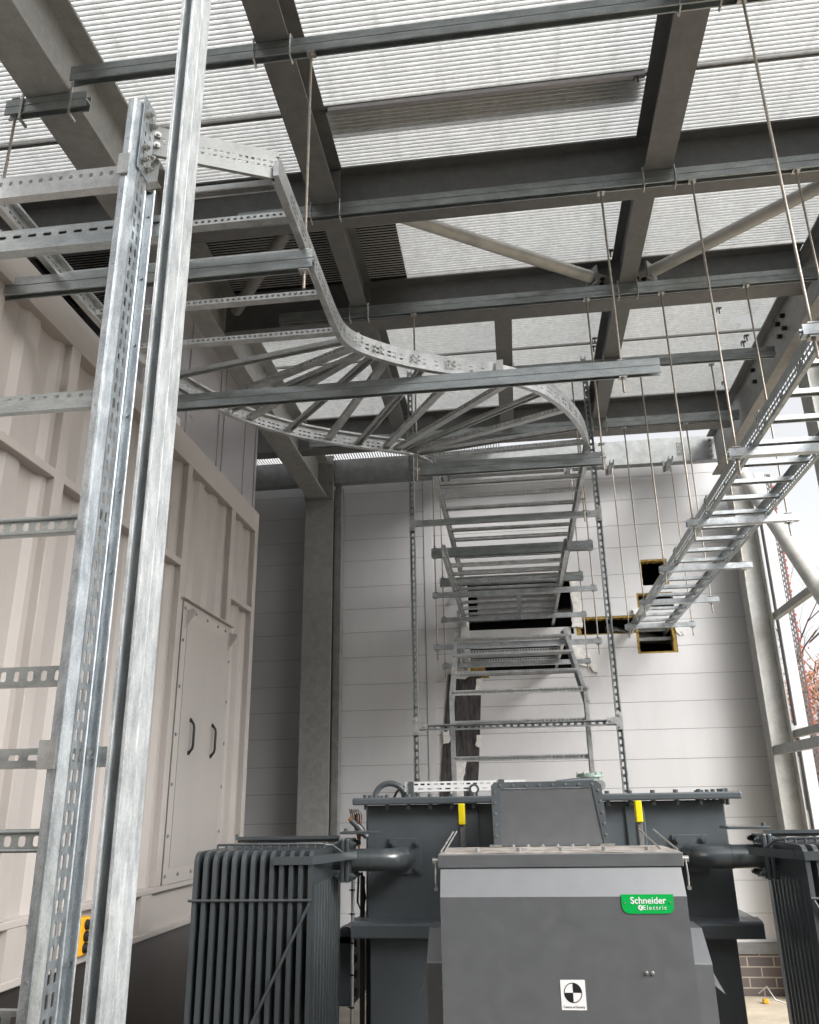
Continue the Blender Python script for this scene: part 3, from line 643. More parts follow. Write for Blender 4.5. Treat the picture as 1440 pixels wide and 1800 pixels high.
def straight_ladder(label, xl, xr, y0, y1, z, ys, mt='rail', rm=None, H=0.10, rows=RR, st=lambda k: k % 2, fl=0.028, lips=True):
    t = thing('cable_ladder', label, 'cable ladder', ((xl+xr)/2, y0, z))
    b = MB(); side_rail(b, [(xl, y0, z), (xl, y1, z)], 1, H=H, rows=rows, fl=fl, lips=lips); b.build('side_rail', M[mt], t)
    b = MB(); side_rail(b, [(xr, y0, z), (xr, y1, z)], -1, H=H, rows=rows, fl=fl, lips=lips); b.build('side_rail', M[mt], t)
    for k, y in enumerate(ys):
        b = MB(); rung(b, (xl+0.003, y, z+0.035), (xr-0.003, y, z+0.035), style=st(k)); b.build('rung', M[rm or mt], t)
    return t
straight_ladder('straight cable ladder run from the curved section to the big wall opening, uppermost', -0.475, 0.585, 5.065, 8.62, ZL, [5.24+0.27*k for k in range(12)])
straight_ladder('middle short cable ladder just below the uppermost run at the wall opening', -0.475, 0.46, 5.86, 8.60, 3.385, [6.22+0.255*k for k in range(9)])
t = straight_ladder('bottom short cable ladder entering the lower wall opening', -0.475, 0.46, 7.05, 8.75, 2.932, [7.10+0.25*k for k in range(6)])
t = straight_ladder('right-hand straight cable ladder receding to the lower right wall openings', 1.215, 1.585, 1.6, 8.75, 3.25, [1.75+0.2615*k for k in range(27)], 'strut', 'galv', st=lambda k: 1, fl=0.020, lips=False, rows=[(0.026, 0.024, 0.013, 0.036, 0.01), (0.050, 0.024, 0.012, 0.036, 0.01)])
b = MB()
for y in (2.6, 3.62, 4.75, 5.8): b.tube([(1.212, y, 3.36), (1.195, y+0.01, 3.33), (1.20, y+0.02, 3.27), (1.22, y+0.03, 3.245)], 0.005, 6)
build_each(b, 'hook_clamp', M['bolt'], t)
MB().box(0.075, 0.11, 6.95, 7.95, 3.335, 3.355).build('flat_link', M['strut'], thing('link_bar', 'short perforated bar joining the two middle hanger channels at centre', 'bar'))
# --- riser behind the transformer
t = thing('cable_ladder', 'cable ladder rising from the transformer lid and leaning back to the lower wall opening', 'cable ladder', (0, 6.1, 1.7))
for x, s_, lean in ((-0.475, 1, 0), (0.53, -1, 0)):
    b = MB()
    pts = [V((x, 6.12, 1.66)), V((x, 6.12, 2.39)), V((x if s_ > 0 else 0.47, 7.0, 3.04))]
    for a, c in zip(pts, pts[1:]):
        d = (c-a).normalized(); nrm = d.cross(X).normalized()
        if nrm.y > 0: nrm = -nrm
        L = (c-a).length; f = frame(a, d, -nrm, X*s_)
        b.plate(f, L, 0, 0.10, 0, 0.0022, RR); b.mbox(f, 0, L, -0.003, 0, 0, 0.028); b.mbox(f, 0, L, 0.10, 0.103, 0, 0.028)
    b.build('side_rail', M['rail'], t)
for z, st in ((1.93, 0), (2.18, 0), (2.40, 0)):
    b = MB(); f = frame((-0.472, 6.135, z), X, Z, Y); b.channel(f, 1.0, 0.036, 0.022, 0.002, 0, [(0.018, 0.015, 0.017, 0.028, 0.012)]); b.mbox(f, 0, 1.0, 0.0, 0.036, 0.022, 0.0235); b.build('rung', M['rail'], t)
for k, (y, z) in enumerate(((6.37, 2.60), (6.62, 2.785), (6.86, 2.96))):
    d = V((0, 0.88, 0.65)).normalized(); nrm = V((0, d.z, -d.y)); b = MB(); f = frame((-0.472, y, z-0.01), X, d, nrm*1 if k % 2 else nrm)
    b.channel(f, 0.96+0.0*k, 0.036, 0.022, 0.002, 0, [(0.018, 0.013, 0.013, 0.026, 0.012)] if k != 1 else None); b.build('rung', M['rail'], t)
b = MB()
for z in (2.33, 2.42):
    b.hexbolt((0.533, 6.15, z), X, 0.008, 0.006); b.hexbolt((0.525, 6.12, z), -Y, 0.008, 0.006)
build_each(b, 'bolt', M['bolt'], t)
# --- slotted posts framing the ladder
for x, lab in ((-0.735, 'left slotted channel post standing behind the transformer'), (0.70, 'right slotted channel post standing behind the transformer')):
    t = thing('slotted_post', lab, 'channel post', (x, 6.03, 0))
    b = MB(); b.channel(frame((x, 6.05, 0), Z, X, -Y), 5.08, 0.041, 0.041, 0.0025, 0.008, [(0.0205, 0.030, 0.014, 0.05, 0.01)]); b.build('post_channel', M['strut'], t)
    for z in (2.165, 3.705):
        b = MB(); b.box(x-0.002, x+0.043, 6.0, 6.008, z-0.05, z+0.07); s_ = 1 if x < 0 else -1; xc = x+0.0205
        b.box(min(xc, xc+s_*0.085), max(xc, xc+s_*0.085), 5.9995, 6.0075, z-0.01, z+0.035)
        for q in ((xc, z-0.03), (xc, z+0.05), (xc+s_*0.06, z+0.012)): b.hexbolt((q[0], 6.0, q[1]), -Y, 0.009, 0.007)
        b.build('bracket_plate', M['rail'], t)
t = thing('post_crossbar', 'upper channel bolted between the two slotted posts', 'channel strut', (0, 6.03, 3.7))
b = MB(); b.channel(frame((-0.69, 6.01, 3.70), X, Z, Y), 1.39, 0.041, 0.041); b.channel(frame((-0.69, 6.0105, 3.70+0.0415), X, Y, -Z), 0, 0.041, 0.041) if False else None; b.build('channel', M['strut'], t)
t = thing('post_crossbar', 'lower slotted channel bolted between the two slotted posts behind the riser ladder', 'channel strut', (0, 6.03, 2.15))
b = MB(); b.channel(frame((-0.69, 6.05, 2.145), X, Z, -Y), 1.39, 0.041, 0.041, rows=[(0.0205, 0.028, 0.013, 0.05, 0.01)]); b.build('channel', M['strut'], t)
# small uprights seen above the curved ladder
for x, y in ((-0.69, 5.30), (0.73, 5.95)):
    pass

# ================================================================== FOREGROUND LADDER AND POST
t = thing('cable_ladder', 'near vertical cable ladder at left with slotted side rail and wide rungs', 'cable ladder', (-1.1, 2.04, 0))
XR = -1.128
NR = [(0.026, 0.032, 0.014, 0.050, 0.006), (0.054, 0.032, 0.014, 0.050, 0.006)]
TZ = V((-0.0052, 0, 1)).normalized(); XR0 = XR+0.006
fr = frame((XR0+0.010, 2.012, 0.0), TZ, Y, X)
b = MB(); b.plate(fr, 3.90, 0.010, 0.076, 0, 0.003, NR, 0.0, True)
sh = [(-0.024, 0.0), (-0.006, 0.0), (-0.001, 0.002), (0.002, 0.006), (0.0125, 0.032), (0.0125, 0.036)]
b.prism(sh+[(x-0.0028, y+0.0018) for x, y in sh[::-1]], (XR0, 1.985, 0), (XR0-0.0203, 1.985, 3.90), X, Y)
rear = [(0.0130, 0.102), (0.0100, 0.108), (0.0060, 0.112), (0.0060, 0.116), (0.034, 0.118), (0.040, 0.114), (0.043, 0.108)]
b.prism(rear+[(x+0.0022, y+0.0022) for x, y in rear[::-1]], (XR0, 1.985, 0), (XR0-0.0187, 1.985, 3.60), X, Y)
b.tube([(XR0+0.043, 2.094, 0), (XR0+0.0243, 2.094, 3.60)], 0.0045, 8)
b.build('side_rail', M['galv_near'], t)
b = MB()
for k in range(15):
    z = 0.3+k*0.245; XR = XR0-0.0052*z; b.cyl((XR-0.014, 1.985, z), (XR-0.014, 1.9835, z), 0.005, 12); b.cyl((XR+0.024, 2.103, z+0.02), (XR+0.024, 2.098, z+0.02), 0.006, 12)
build_each(b, 'rivet', M['rail'], t)
XR = -1.140
fl = frame((-2.26, 1.985, 0.0), Z, Y, X); b = MB(); b.plate(fl, 3.90, 0.008, 0.092, 0, 0.003, NR); b.box(-2.26, -2.20, 1.984, 1.987, 0, 3.9); b.build('side_rail', M['galv_near'], t)
for z, st in ((2.765, 2), (2.375, 1), (1.955, 0), (1.555, 1), (1.165, 0)):
    b = MB(); f = frame((-2.2, 2.02, z), X, Z, Y)
    if st == 0: b.channel(f, 1.05, 0.052, 0.022, 0.002, 0, [(0.027, 0.016, 0.026, 0.038, 0.012)], True)
    elif st == 2: b.channel(frame((-2.2, 2.02, z), X, Z, Y), 1.045, 0.055, 0.022, 0.002, 0, [(0.040, 0.013, 0.012, 0.038, 0.012)], True)
    else:
        b.channel(f, 1.05, 0.052, 0.022, 0.002, 0, [(0.024, 0.018, 0.024, 0.038, 0.012)], True); b.tube([(-2.2, 2.016, z+0.046), (-1.150, 2.016, z+0.046)], 0.006, 8); b.tube([(-2.2, 2.016, z+0.003), (-1.150, 2.016, z+0.003)], 0.005, 8)
    b.build('rung', M['strut'], t)
# connector at the top
b = MB()
side_rail(b, [(XR-0.07, 2.105, ZL), (-0.745, 2.315, ZL)], -1, H=0.125, fl=0.014, rows=[(0.05, 0.012, 0.009, 0.022, 0.01), (0.072, 0.012, 0.009, 0.022, 0.01)])
b.build('corner_rail', M['beam_light'], t)
b = MB(); f = frame((XR+0.0145, 2.005, 3.63), Z, Y, X); b.plate(f, 0.30, 0.004, 0.088, 0, 0.004, [(0.03, 0.02, 0.009, 0.04, 0.02), (0.062, 0.02, 0.009, 0.04, 0.03)], 0, True); b.build('joint_plate', M['galv_near'], t)
b = MB()
for dy, z in ((0.03, 3.68), (0.062, 3.665), (0.03, 3.73), (0.062, 3.715), (0.03, 3.87), (0.062, 3.85)):
    b.hexbolt((XR+0.0185, 2.005+dy, z), X, 0.010, 0.010, 0.014); b.hexbolt((XR+0.029, 2.005+dy, z), X, 0.009, 0.007)
cdv = V((0.395, 0.21, 0)).normalized(); cn = V((cdv.y, -cdv.x, 0))
for k, (u, z) in enumerate(((0.05, 3.895), (0.085, 3.885), (0.05, 3.85), (0.085, 3.84), (0.40, 3.90), (0.425, 3.89), (0.40, 3.86), (0.425, 3.85))):
    p = V((XR-0.07, 2.105, z))+cdv*u; b.hexbolt(p, cn, 0.009 if k < 4 else 0.006, 0.009, 0.012); b.hexbolt(p+cn*0.011, cn, 0.008 if k < 4 else 0.005, 0.006)
build_each(b, 'bolt', M['bolt'], t)
bx('clamp_tab', M['rail'], t, XR-0.034, XR+0.002, 1.977, 1.983, 3.58, 3.66)
bx('clamp_tab', M['rail'], t, XR-0.042, XR+0.004, 1.977, 1.983, 1.745, 1.815)
# slotted wall channels behind the ladder
for z, x1, lab in ((3.445, -1.0, 'upper slotted channel crossing behind the near vertical ladder'), (1.755, -1.0, 'lower slotted channel crossing behind the near vertical ladder')):
    t = thing('support_channel', lab, 'channel strut', (-1.6, 2.12, z)); zz = z
    b = MB(); b.channel(frame((-2.9, 2.10 if z < 3 else 2.13, zz), X, Z, Y), x1+2.9, 0.05 if z < 3 else 0.085, 0.041, 0.0025, 0.008, [(0.026 if z < 3 else 0.055, 0.030, 0.014, 0.055, 0.01)], True)
    b.build('channel', M['strut'], t)
# double channel post
t = thing('channel_post', 'tall bright double channel post in the left foreground in front of everything', 'channel post', (-0.88, 1.86, 0))
tilt = V((-0.0045, 0, 1)).normalized()
px0 = -0.862
PS = [(0.0205, 0.028, 0.014, 0.05, 0.01)]
b = MB()
b.channel(frame((px0-0.041, 1.862, 0), tilt, X, -Y), 5.15, 0.041, 0.062, 0.0025, 0.0085, PS, True)
b.channel(frame((px0-0.041, 1.8625, 0), tilt, X, Y), 5.15, 0.041, 0.062, 0.0025, 0.0085, PS, True)
b.mbox(frame((px0-0.041, 1.862, 0), tilt, X, Y), 0, 5.15, -0.0006, 0.0416, -0.0035, 0.0035)
b.build('double_channel', M['galv_post'], t, 0.0008)

# ================================================================== CONTAINER
t = thing('site_container', 'beige steel container with recessed corrugated panels and a bolted door, raised on a dark base', 'container', (-2.0, 3.0, 1.0))
XC = -2.0
def wavy(name, y0, y1, z0, z1, parent, depth=0.066, n=None):
    """corrugated vertical panel set back from the frame"""
    b = MB(); n = n or max(2, round((y1-y0)/0.30)); p = (y1-y0)/n; pts = []
    for k in range(n):
        a = y0+k*p
        pts += [(a, 0.62), (a+p*0.22, 0.62), (a+p*0.36, 1.0), (a+p*0.72, 1.0), (a+p*0.86, 0.62)]
    pts.append((y1, 0.62))
    front = [(XC-depth*d, y) for y, d in pts]; back = [(XC-0.13, y1), (XC-0.13, y0)]
    b.prism(front+back, (0, 0, z0), (0, 0, z1), X, Y); return b.build(name, M['cont'], parent, 0.0)
posts = [(-0.2, -0.12), (1.76, 1.84), (3.195, 3.275), (4.665, 4.735), (5.515, 5.60), (6.075, 6.155)]
fb = MB(); fb.box(XC-2.4, XC, -0.2, 6.155, 3.75, 3.925)
fb.box(XC-0.12, XC, -0.2, 6.155, 1.215, 1.245); fb.box(XC-0.10, XC+0.002, -0.2, 6.157, 1.0, 1.03)
for a, c in posts: fb.box(XC-0.12, XC-0.001, a, c, 1.245, 3.75)
for a, c in ((-0.12, 1.76), (1.84, 3.195), (3.275, 4.665)): fb.box(XC-0.12, XC-0.001, a, c, 3.065, 3.107)
fb.box(XC-0.12, XC-0.001, 5.60, 6.075, 3.08, 3.12)
fb.box(XC-0.12, XC-0.001, 4.735, 5.515, 2.85, 2.895)
fb.box(XC-0.04, XC+0.028, 4.70, 5.64, 2.868, 2.880)
fb.build('frame', M['cont_trim'], t, 0.004)
for a, c in ((-0.12, 1.76), (1.84, 3.195), (3.275, 4.665)):
    wavy('wall_panel', a, c, 3.107, 3.75, t); wavy('wall_panel', a, c, 1.245, 3.065, t)
wavy('wall_panel', 4.735, 5.515, 2.895, 3.75, t); wavy('wall_panel', 5.60, 6.075, 3.12, 3.75, t); wavy('wall_panel', 5.60, 6.075, 1.245, 3.08, t)
b = MB(); b.box(XC-2.4, XC-0.135, -0.15, 6.15, 1.03, 3.75); b.build('inner_body', M['cont'], t)
b = MB(); b.box(XC-0.06, XC-0.03, -0.2, 6.155, 1.03, 1.215); b.build('base_rail', M['cont_trim'], t)
b = MB()
for y in (0.6, 1.9, 3.3, 4.50, 5.9): b.box(XC-0.03, XC-0.002, y, y+0.13, 1.03, 1.215)
build_each(b, 'base_stiffener', M['cont_trim'], t)
b = MB()
for y in (3.5, 4.42): b.box(XC-0.029, XC-0.0285, y, y+0.08, 1.035, 1.21)
build_each(b, 'recess_gap', M['beam_dark'], t)
d = MB(); d.box(XC-0.03, XC+0.004, 4.74, 5.62, 1.245, 2.862); door = d.build('door', M['cont_trim'], t, 0.002)
def child(b, name, mt, par, gp):
    o = b.build(name, mt, None); o.parent = par; return o
dl = MB()
dl.box(XC+0.004, XC+0.006, 4.82, 5.56, 1.33, 2.76)
child(dl, 'door_leaf', M['cont'], door, t)
sm = MB()
for a in ((4.735, 4.739, 1.245, 2.86), (4.816, 4.82, 1.33, 2.76), (5.56, 5.563, 1.33, 2.76)): sm.box(XC+0.0041, XC+0.0052, a[0]-0.001, a[1]+0.001, a[2], a[3])
sm.box(XC+0.0041, XC+0.0052, 4.82, 5.56, 2.757, 2.761); sm.box(XC+0.0041, XC+0.0052, 4.82, 5.56, 1.329, 1.332)
child(sm, 'door_gap', M['joint'], door, t)
for y in (4.975, 5.355):
    hb = MB(); hb.tube([(XC+0.006, y, 2.165), (XC+0.012, y, 2.16), (XC+0.030, y, 2.135), (XC+0.034, y, 2.115), (XC+0.034, y, 2.01), (XC+0.030, y, 1.99), (XC+0.012, y, 1.965), (XC+0.006, y, 1.96)], 0.008, 10)
    hb.cyl((XC+0.006, y, 2.16), (XC+0.012, y, 2.16), 0.014, 12); hb.cyl((XC+0.006, y, 1.965), (XC+0.012, y, 1.965), 0.014, 12)
    child(hb, 'handle', M['black'], door, t)
for y in (4.79, 5.585):
    lb = MB(); lb.prism([(0, 0), (0.005, -0.09), (0.055, -0.02), (0.062, 0.005), (0.045, 0.02), (0, 0.012)], (XC+0.004, y, 2.80), (XC+0.004, y+0.008, 2.80), X, Z); lb.box(XC+0.004, XC+0.008, y-0.012, y+0.012, 2.70, 2.82)
    child(lb, 'lifting_lug', M['cont'], door, t)
nb = MB()
for z in (1.29, 1.5, 1.78, 2.06, 2.34, 2.62, 2.82):
    for y in (4.765, 5.60): nb.hexbolt((XC+0.004, y, z), X, 0.008, 0.006)
for y in (4.95, 5.15, 5.35, 5.5): nb.hexbolt((XC+0.004, y, 2.82), X, 0.008, 0.006); nb.hexbolt((XC+0.004, y, 1.29), X, 0.008, 0.006)
for o_ in build_each(nb, 'door_bolt', M['beam_light'], None): o_.parent = door
pl = MB(); pl.box(XC-2.35, XC-0.02, -0.1, 6.10, 0, 0.995); tag(pl.build('container_base', M['plinth']), 'dark brown base wall under the beige container', 'base')
# clad block on top
t = thing('clad_housing', 'smooth silver-grey clad housing on top of the container near the rear', 'housing', (-2.03, 4.9, 3.95))
b = MB(); b.box(-2.2, -2.035, 3.98, 6.085, 3.95, 5.22); b.build('wall_panel', M['clad'], t, 0.003)
b = MB()
for y in (4.05, 4.62, 5.20, 5.30, 5.78): b.box(-2.036, -2.028, y, y+0.012, 3.95, 5.22)
b.box(-2.036, -2.024, 6.05, 6.088, 3.95, 5.22); b.build('cover_strip', M['clad'], t)
b = MB(); b.box(-2.04, -2.02, 4.72, 6.10, 3.928, 3.945); b.build('seal_strip', M['black'], t)
b = MB(); b.box(-2.03, -2.015, 4.40, 4.50, 3.93, 3.99); b.build('corner_clip', M['white'], t)
# socket box
t = thing('switch_box', 'amber box with three black round buttons on the container base rail', 'switch box', (XC, 3.9, 1.1))
bx('box_body', M['amber'], t, XC-0.028, XC+0.02, 3.845, 3.94, 1.035, 1.19, 0.004)
for z in (1.065, 1.112, 1.16):
    b = MB(); b.cyl((XC+0.02, 3.893, z), (XC+0.04, 3.893, z), 0.022, 20, 0.019); b.build('round_button', M['black'], t)

# ================================================================== TRANSFORMER
T = thing('power_transformer', 'dark grey power transformer with bolted lid, cable boxes and pipe elbows', 'transformer', (0.1, 5.2, 0))
b = MB(); b.box(-0.80, 1.01, 4.50, 5.85, 1.10, 1.645); b.box(-0.785, 0.985, 4.50, 5.85, 0.10, 1.03); b.build('tank', M['tx'], T, 0.006)
b = MB(); b.prism([(0, 0), (0, 0.065), (0.02, 0.075), (0.11, 0.085), (0.11, 0)], (-0.865, 4.41, 1.03), (1.095, 4.41, 1.03), Y, Z); b.box(-0.865, -0.80, 4.52, 5.9, 1.03, 1.11); b.box(1.01, 1.095, 4.52, 5.9, 1.03, 1.11)
b.build('belt_flange', M['tx'], T, 0.008)
b = MB(); b.box(-0.865, 1.085, 4.42, 5.92, 1.648, 1.683); lid = b.build('lid', M['tx'], T, 0.008)
b = MB()
for k in range(17):
    x = -0.80+k*0.1125; b.cyl((x, 4.46, 1.683), (x, 4.46, 1.697), 0.012, 6, smooth=False); b.cyl((x, 4.46, 1.625), (x, 4.46, 1.648), 0.011, 6, smooth=False)
for y in (4.6, 4.75, 4.9, 5.05, 5.2, 5.35): b.cyl((1.05, y, 1.683), (1.05, y, 1.70), 0.012, 6, smooth=False); b.cyl((1.05, y, 1.62), (1.05, y, 1.648), 0.011, 6, smooth=False); b.cyl((-0.83, y, 1.683), (-0.83, y, 1.70), 0.012, 6, smooth=False)
build_each(b, 'lid_bolt', M['tx'], T)
# lid pieces
b = MB(); pts = [(-0.80+0.165*(1-math.cos(math.pi*k/14))/2*1.0, 4.75, 1.685+0.075*math.sin(math.pi*k/14)) for k in range(15)]; b.tube(pts, 0.016, 14); b.build('vent_pipe', M['tx'], T)
b = MB(); pts = [(-0.70, 4.78, 1.68), (-0.68, 4.79, 1.72), (-0.63, 4.80, 1.745), (-0.58, 4.8, 1.75), (-0.5, 4.8, 1.75)]; b.tube(pts, 0.007, 8); b.build('cable', M['black'], T)
# white perforated tray on the lid
t = thing('perforated_tray', 'white perforated tray lying along the transformer lid', 'cable tray', (-0.3, 4.72, 1.70))
b = MB(); b.plate(frame((-0.625, 4.70, 1.712), X, Z, Y), 0.66, 0, 0.052, 0, 0.002, [(0.014, 0.03, 0.008, 0.05, 0.012), (0.038, 0.022, 0.009, 0.036, 0.008)], 0, True); b.box(-0.625, 0.035, 4.702, 4.76, 1.712, 1.714); b.build('tray_side', M['white'], t)
b = MB(); b.box(-0.605, -0.575, 4.69, 4.698, 1.683, 1.765); b.box(-0.11, -0.08, 4.69, 4.698, 1.72, 1.768); b.cyl((-0.245, 4.69, 1.72), (-0.245, 4.698, 1.72), 0.028, 20); build_each(b, 'bracket', M['tx'], t)
b = MB(); b.cyl((-0.245, 4.686, 1.72), (-0.245, 4.689, 1.72), 0.016, 16); b.build('eyelet', M['white'], t)
t = thing('sensor_cable', 'black cable running over the lid to the pale green junction pot', 'cable'); b = MB(); b.tube([(0.03, 4.75, 1.725), (0.08, 4.75, 1.728), (0.13, 4.74, 1.742), (0.17, 4.74, 1.745), (0.22, 4.74, 1.742)], 0.006, 8); b.build('cable_run', M['black'], t)
b = MB(); b.tube([(0.20, 4.74, 1.745), (0.30, 4.76, 1.755), (0.40, 4.78, 1.758)], 0.014, 10); b.build('cable_gland', M['tx'], t)
t = thing('junction_pot', 'pale green round junction pot with flange on the transformer lid', 'junction pot', (0.42, 4.9, 1.69))
b = MB(); b.cyl((0.395, 4.9, 1.684), (0.395, 4.9, 1.775), 0.052, 32); b.cyl((0.395, 4.9, 1.775), (0.395, 4.9, 1.786), 0.075, 32); b.cyl((0.395, 4.9, 1.787), (0.395, 4.9, 1.795), 0.062, 32); b.build('pot_body', M['gland'], t)
b = MB(); b.cyl((0.375, 4.82, 1.735), (0.375, 4.845, 1.735), 0.024, 20); b.cyl((0.44, 4.80, 1.73), (0.44, 4.85, 1.73), 0.028, 20); b.build('cable_gland', M['beam_light'], t)
b = MB()
for k in range(6): a = k*math.pi/3; b.cyl((0.395+0.067*math.cos(a), 4.9+0.067*math.sin(a), 1.784), (0.395+0.067*math.cos(a), 4.9+0.067*math.sin(a), 1.802), 0.005, 6)
build_each(b, 'bolt', M['gland'], t)

# cable box in front
BX = thing('cable_box', 'large grey front cable box with sloped hood and green maker plate', 'cable box', (0.12, 3.3, 0))
x0, x1 = -0.30, 0.545
b = MB(); b.prism([(0, 0), (0.0, 1.338), (0.055, 1.445), (0.42, 1.445), (0.42, 0)], (x0, 3.16, 0), (x1, 3.16, 0), Y, Z)
b.build('box_body', M['box'], BX, 0.004)
b = MB(); b.box(x0-0.008, x1+0.010, 3.205, 3.60, 1.448, 1.474); b.box(x0-0.008, x1+0.010, 3.2, 3.2045, 1.430, 1.474); b.build('lid', M['box'], BX, 0.002)
b = MB(); b.box(x0-0.004, x1+0.006, 3.212, 3.64, 1.4745, 1.4775); b.build('dusty_top', M['boxtop'], BX)
b = MB()
for k in range(5): b.cyl((-0.17+k*0.155, 3.30, 1.4775), (-0.17+k*0.155, 3.30, 1.490), 0.009, 6, smooth=False)
build_each(b, 'lid_bolt', M['beam_light'], BX)
b = MB()
for k in range(3):
    b.tube([(x0-0.002+0.012*k, 3.24+0.04*k, 1.480), (x0+0.035+0.010*k, 3.40+0.04*k, 1.545)], 0.0035, 6) if k < 2 else None
b.tube([(x1-0.0, 3.24, 1.482), (x1-0.055, 3.38, 1.545)], 0.0035, 6); b.tube([(x1-0.05, 3.30, 1.482), (x1-0.10, 3.44, 1.545)], 0.0035, 6)
for xx, s_ in ((x0-0.010, -1), (x1+0.012, 1)):
    b.cyl((xx, 3.225, 1.452), (xx+s_*0.02, 3.225, 1.452), 0.011, 12); b.tube([(xx+s_*0.008, 3.215, 1.45), (xx+s_*0.010, 3.21, 1.40), (xx+s_*0.009, 3.21, 1.365)], 0.003, 6); b.cyl((xx+s_*0.009, 3.205, 1.36), (xx+s_*0.009, 3.215, 1.36), 0.007, 10)
build_each(b, 'latch_pin', M['bolt'], BX)
# turret between box and tank
b = MB(); b.prism([(-0.088, 0), (0.33, 0), (0.30, 0.225), (-0.082, 0.225)], (0, 3.66, 1.478), (0, 4.40, 1.478), X, Z); b.build('throat', M['box'], BX, 0.003)
b = MB(); b.prism([(-0.117, 0), (-0.088, 0), (-0.082, 0.226), (0.301, 0.226), (0.331, 0), (0.352, 0), (0.338, 0.235), (0.318, 0.252), (-0.105, 0.252), (-0.120, 0.238)], (0, 3.655, 1.478), (0, 3.672, 1.478), X, Z); b.build('bolted_frame', M['tx'], BX, 0.001)
b = MB()
for k in range(8): b.hexbolt((-0.08+k*0.0545, 3.655, 1.717), -Y, 0.004, 0.003)
for k in range(5): b.hexbolt((-0.104, 3.655, 1.52+k*0.043), -Y, 0.004, 0.003); b.hexbolt((0.325+(4-k)*0.004, 3.655, 1.52+k*0.043), -Y, 0.004, 0.003)
build_each(b, 'frame_bolt', M['beam_dark'], BX)
b = MB()
for k in range(6): b.hexbolt((-0.04+k*0.06, 3.645, 1.478), Z, 0.007, 0.006)
b.box(-0.135, -0.085, 3.63, 3.65, 1.478, 1.486); b.box(0.31, 0.37, 3.63, 3.65, 1.478, 1.486)
build_each(b, 'base_bolt', M['bolt'], BX)
# screws, wings
b = MB(); b.cyl((0.385, 3.16, 1.105), (0.385, 3.152, 1.105), 0.007, 12, 0.004); b.cyl((0.405, 3.16, 1.105), (0.405, 3.152, 1.105), 0.007, 12, 0.004)
build_each(b, 'dome_screw', M['bolt'], BX)
for xa, xb, s_ in ((-0.375, -0.302, -1), (0.547, 0.64, 1)):
    b = MB(); b.prism([(0, 0), (0, 1.10), (0.12, 1.20), (0.30, 1.20), (0.30, 0)], (xa, 3.36, 0), (xb, 3.36, 0), Y, Z); b.build('side_housing', M['box'], BX, 0.003)
b = MB()
for z in (1.02, 1.075): b.hexbolt((-0.31, 3.36, z), -Y, 0.007, 0.006); b.hexbolt((0.555, 3.36, z), -Y, 0.006, 0.005)
build_each(b, 'housing_bolt', M['bolt'], BX)
b = MB(); b.prism([(0, 0), (0.05, -0.04), (0.006, 0.05)], (0.64, 3.45, 1.03), (0.64, 3.452, 1.03), X, Z); b.prism([(0, 0), (-0.04, -0.04), (-0.002, 0.05)], (-0.375, 3.45, 1.02), (-0.375, 3.452, 1.02), X, Z); build_each(b, 'earth_tag', M['beam_light'], BX)
# maker plate
pl = MB(); y_ = 3.157
pl.prism([(0.325, 1.345), (0.325, 1.305), (0.332, 1.292), (0.345, 1.285), (0.48, 1.285), (0.492, 1.291), (0.497, 1.302), (0.500, 1.345)], (0, y_, 0), (0, 3.1595, 0), X, Z)
plate_o = pl.build('maker_plate', M['green'], BX)
def ptext(nm, txt, size, mt, org, par_o, **k):
    o = text_mesh(nm, txt, size, mt, BX, org, X, Z, **k); return o
o = ptext('lettering', 'Schneider', 0.0300, M['white'], (0.414, 3.1562, 1.325), plate_o, bold=0.0004, sx=1.0); o.parent = plate_o; o.location = (0, 0, 0)
o = ptext('lettering', 'Electric', 0.0195, M['white'], (0.4345, 3.1562, 1.303), plate_o, bold=0.0, sx=1.0, space=1.3); o.parent = plate_o; o.location = (0, 0, 0)
b = MB(); b.cyl((0.387, 3.1565, 1.3035), (0.387, 3.1560, 1.3035), 0.0085, 16); lg = b.build('logo_mark', M['white'], None); lg.parent = plate_o
b = MB(); b.prism([(0.388, 1.310), (0.392, 1.310), (0.387, 1.304), (0.391, 1.304), (0.382, 1.296), (0.385, 1.3025), (0.3825, 1.3025)], (0, 3.1555, 0), (0, 3.1559, 0), X, Z); lg = b.build('logo_mark', M['green'], None); lg.parent = plate_o
b = MB(); b.cyl((0.336, 3.157, 1.318), (0.336, 3.154, 1.318), 0.003, 8); b.cyl((0.487, 3.157, 1.320), (0.487, 3.154, 1.320), 0.003, 8); 
for rv in build_each(b, 'rivet', M['bolt'], None): rv.parent = plate_o
# centre of gravity label
b = MB(); b.box(0.098, 0.180, 3.1585, 3.1598, 0.995, 1.084); lab_o = b.build('gravity_label', M['white'], BX)
def disc_quads(cx, cz, r, quads, y):
    b = MB()
    for a0 in quads:
        pts = [(cx, cz)]+[(cx+r*math.cos(R(a0+k*6)), cz+r*math.sin(R(a0+k*6))) for k in range(16)]
        b.prism(pts, (0, y, 0), (0, y+0.0005, 0), X, Z)
    ring = [(cx+r*1.0*math.cos(R(k*6)), cz+r*math.sin(R(k*6))) for k in range(61)]
    for (a, c), (d, e) in zip(ring, ring[1:]):
        k = 1.09; b.prism([(a, c), (d, e), (cx+(d-cx)*k, cz+(e-cz)*k), (cx+(a-cx)*k, cz+(c-cz)*k)], (0, y, 0), (0, y+0.0005, 0), X, Z)
    return b
q = disc_quads(0.1385, 1.046, 0.0275, (0, 180), 3.1578).build('gravity_symbol', M['black'], None); q.parent = lab_o
o = text_mesh('lettering', 'Centre of Gravity', 0.0098, M['black'], BX, (0.139, 3.1582, 1.004), X, Z, extrude=0.0002, bold=0.0001); o.parent = lab_o; o.location = (0, 0, 0)
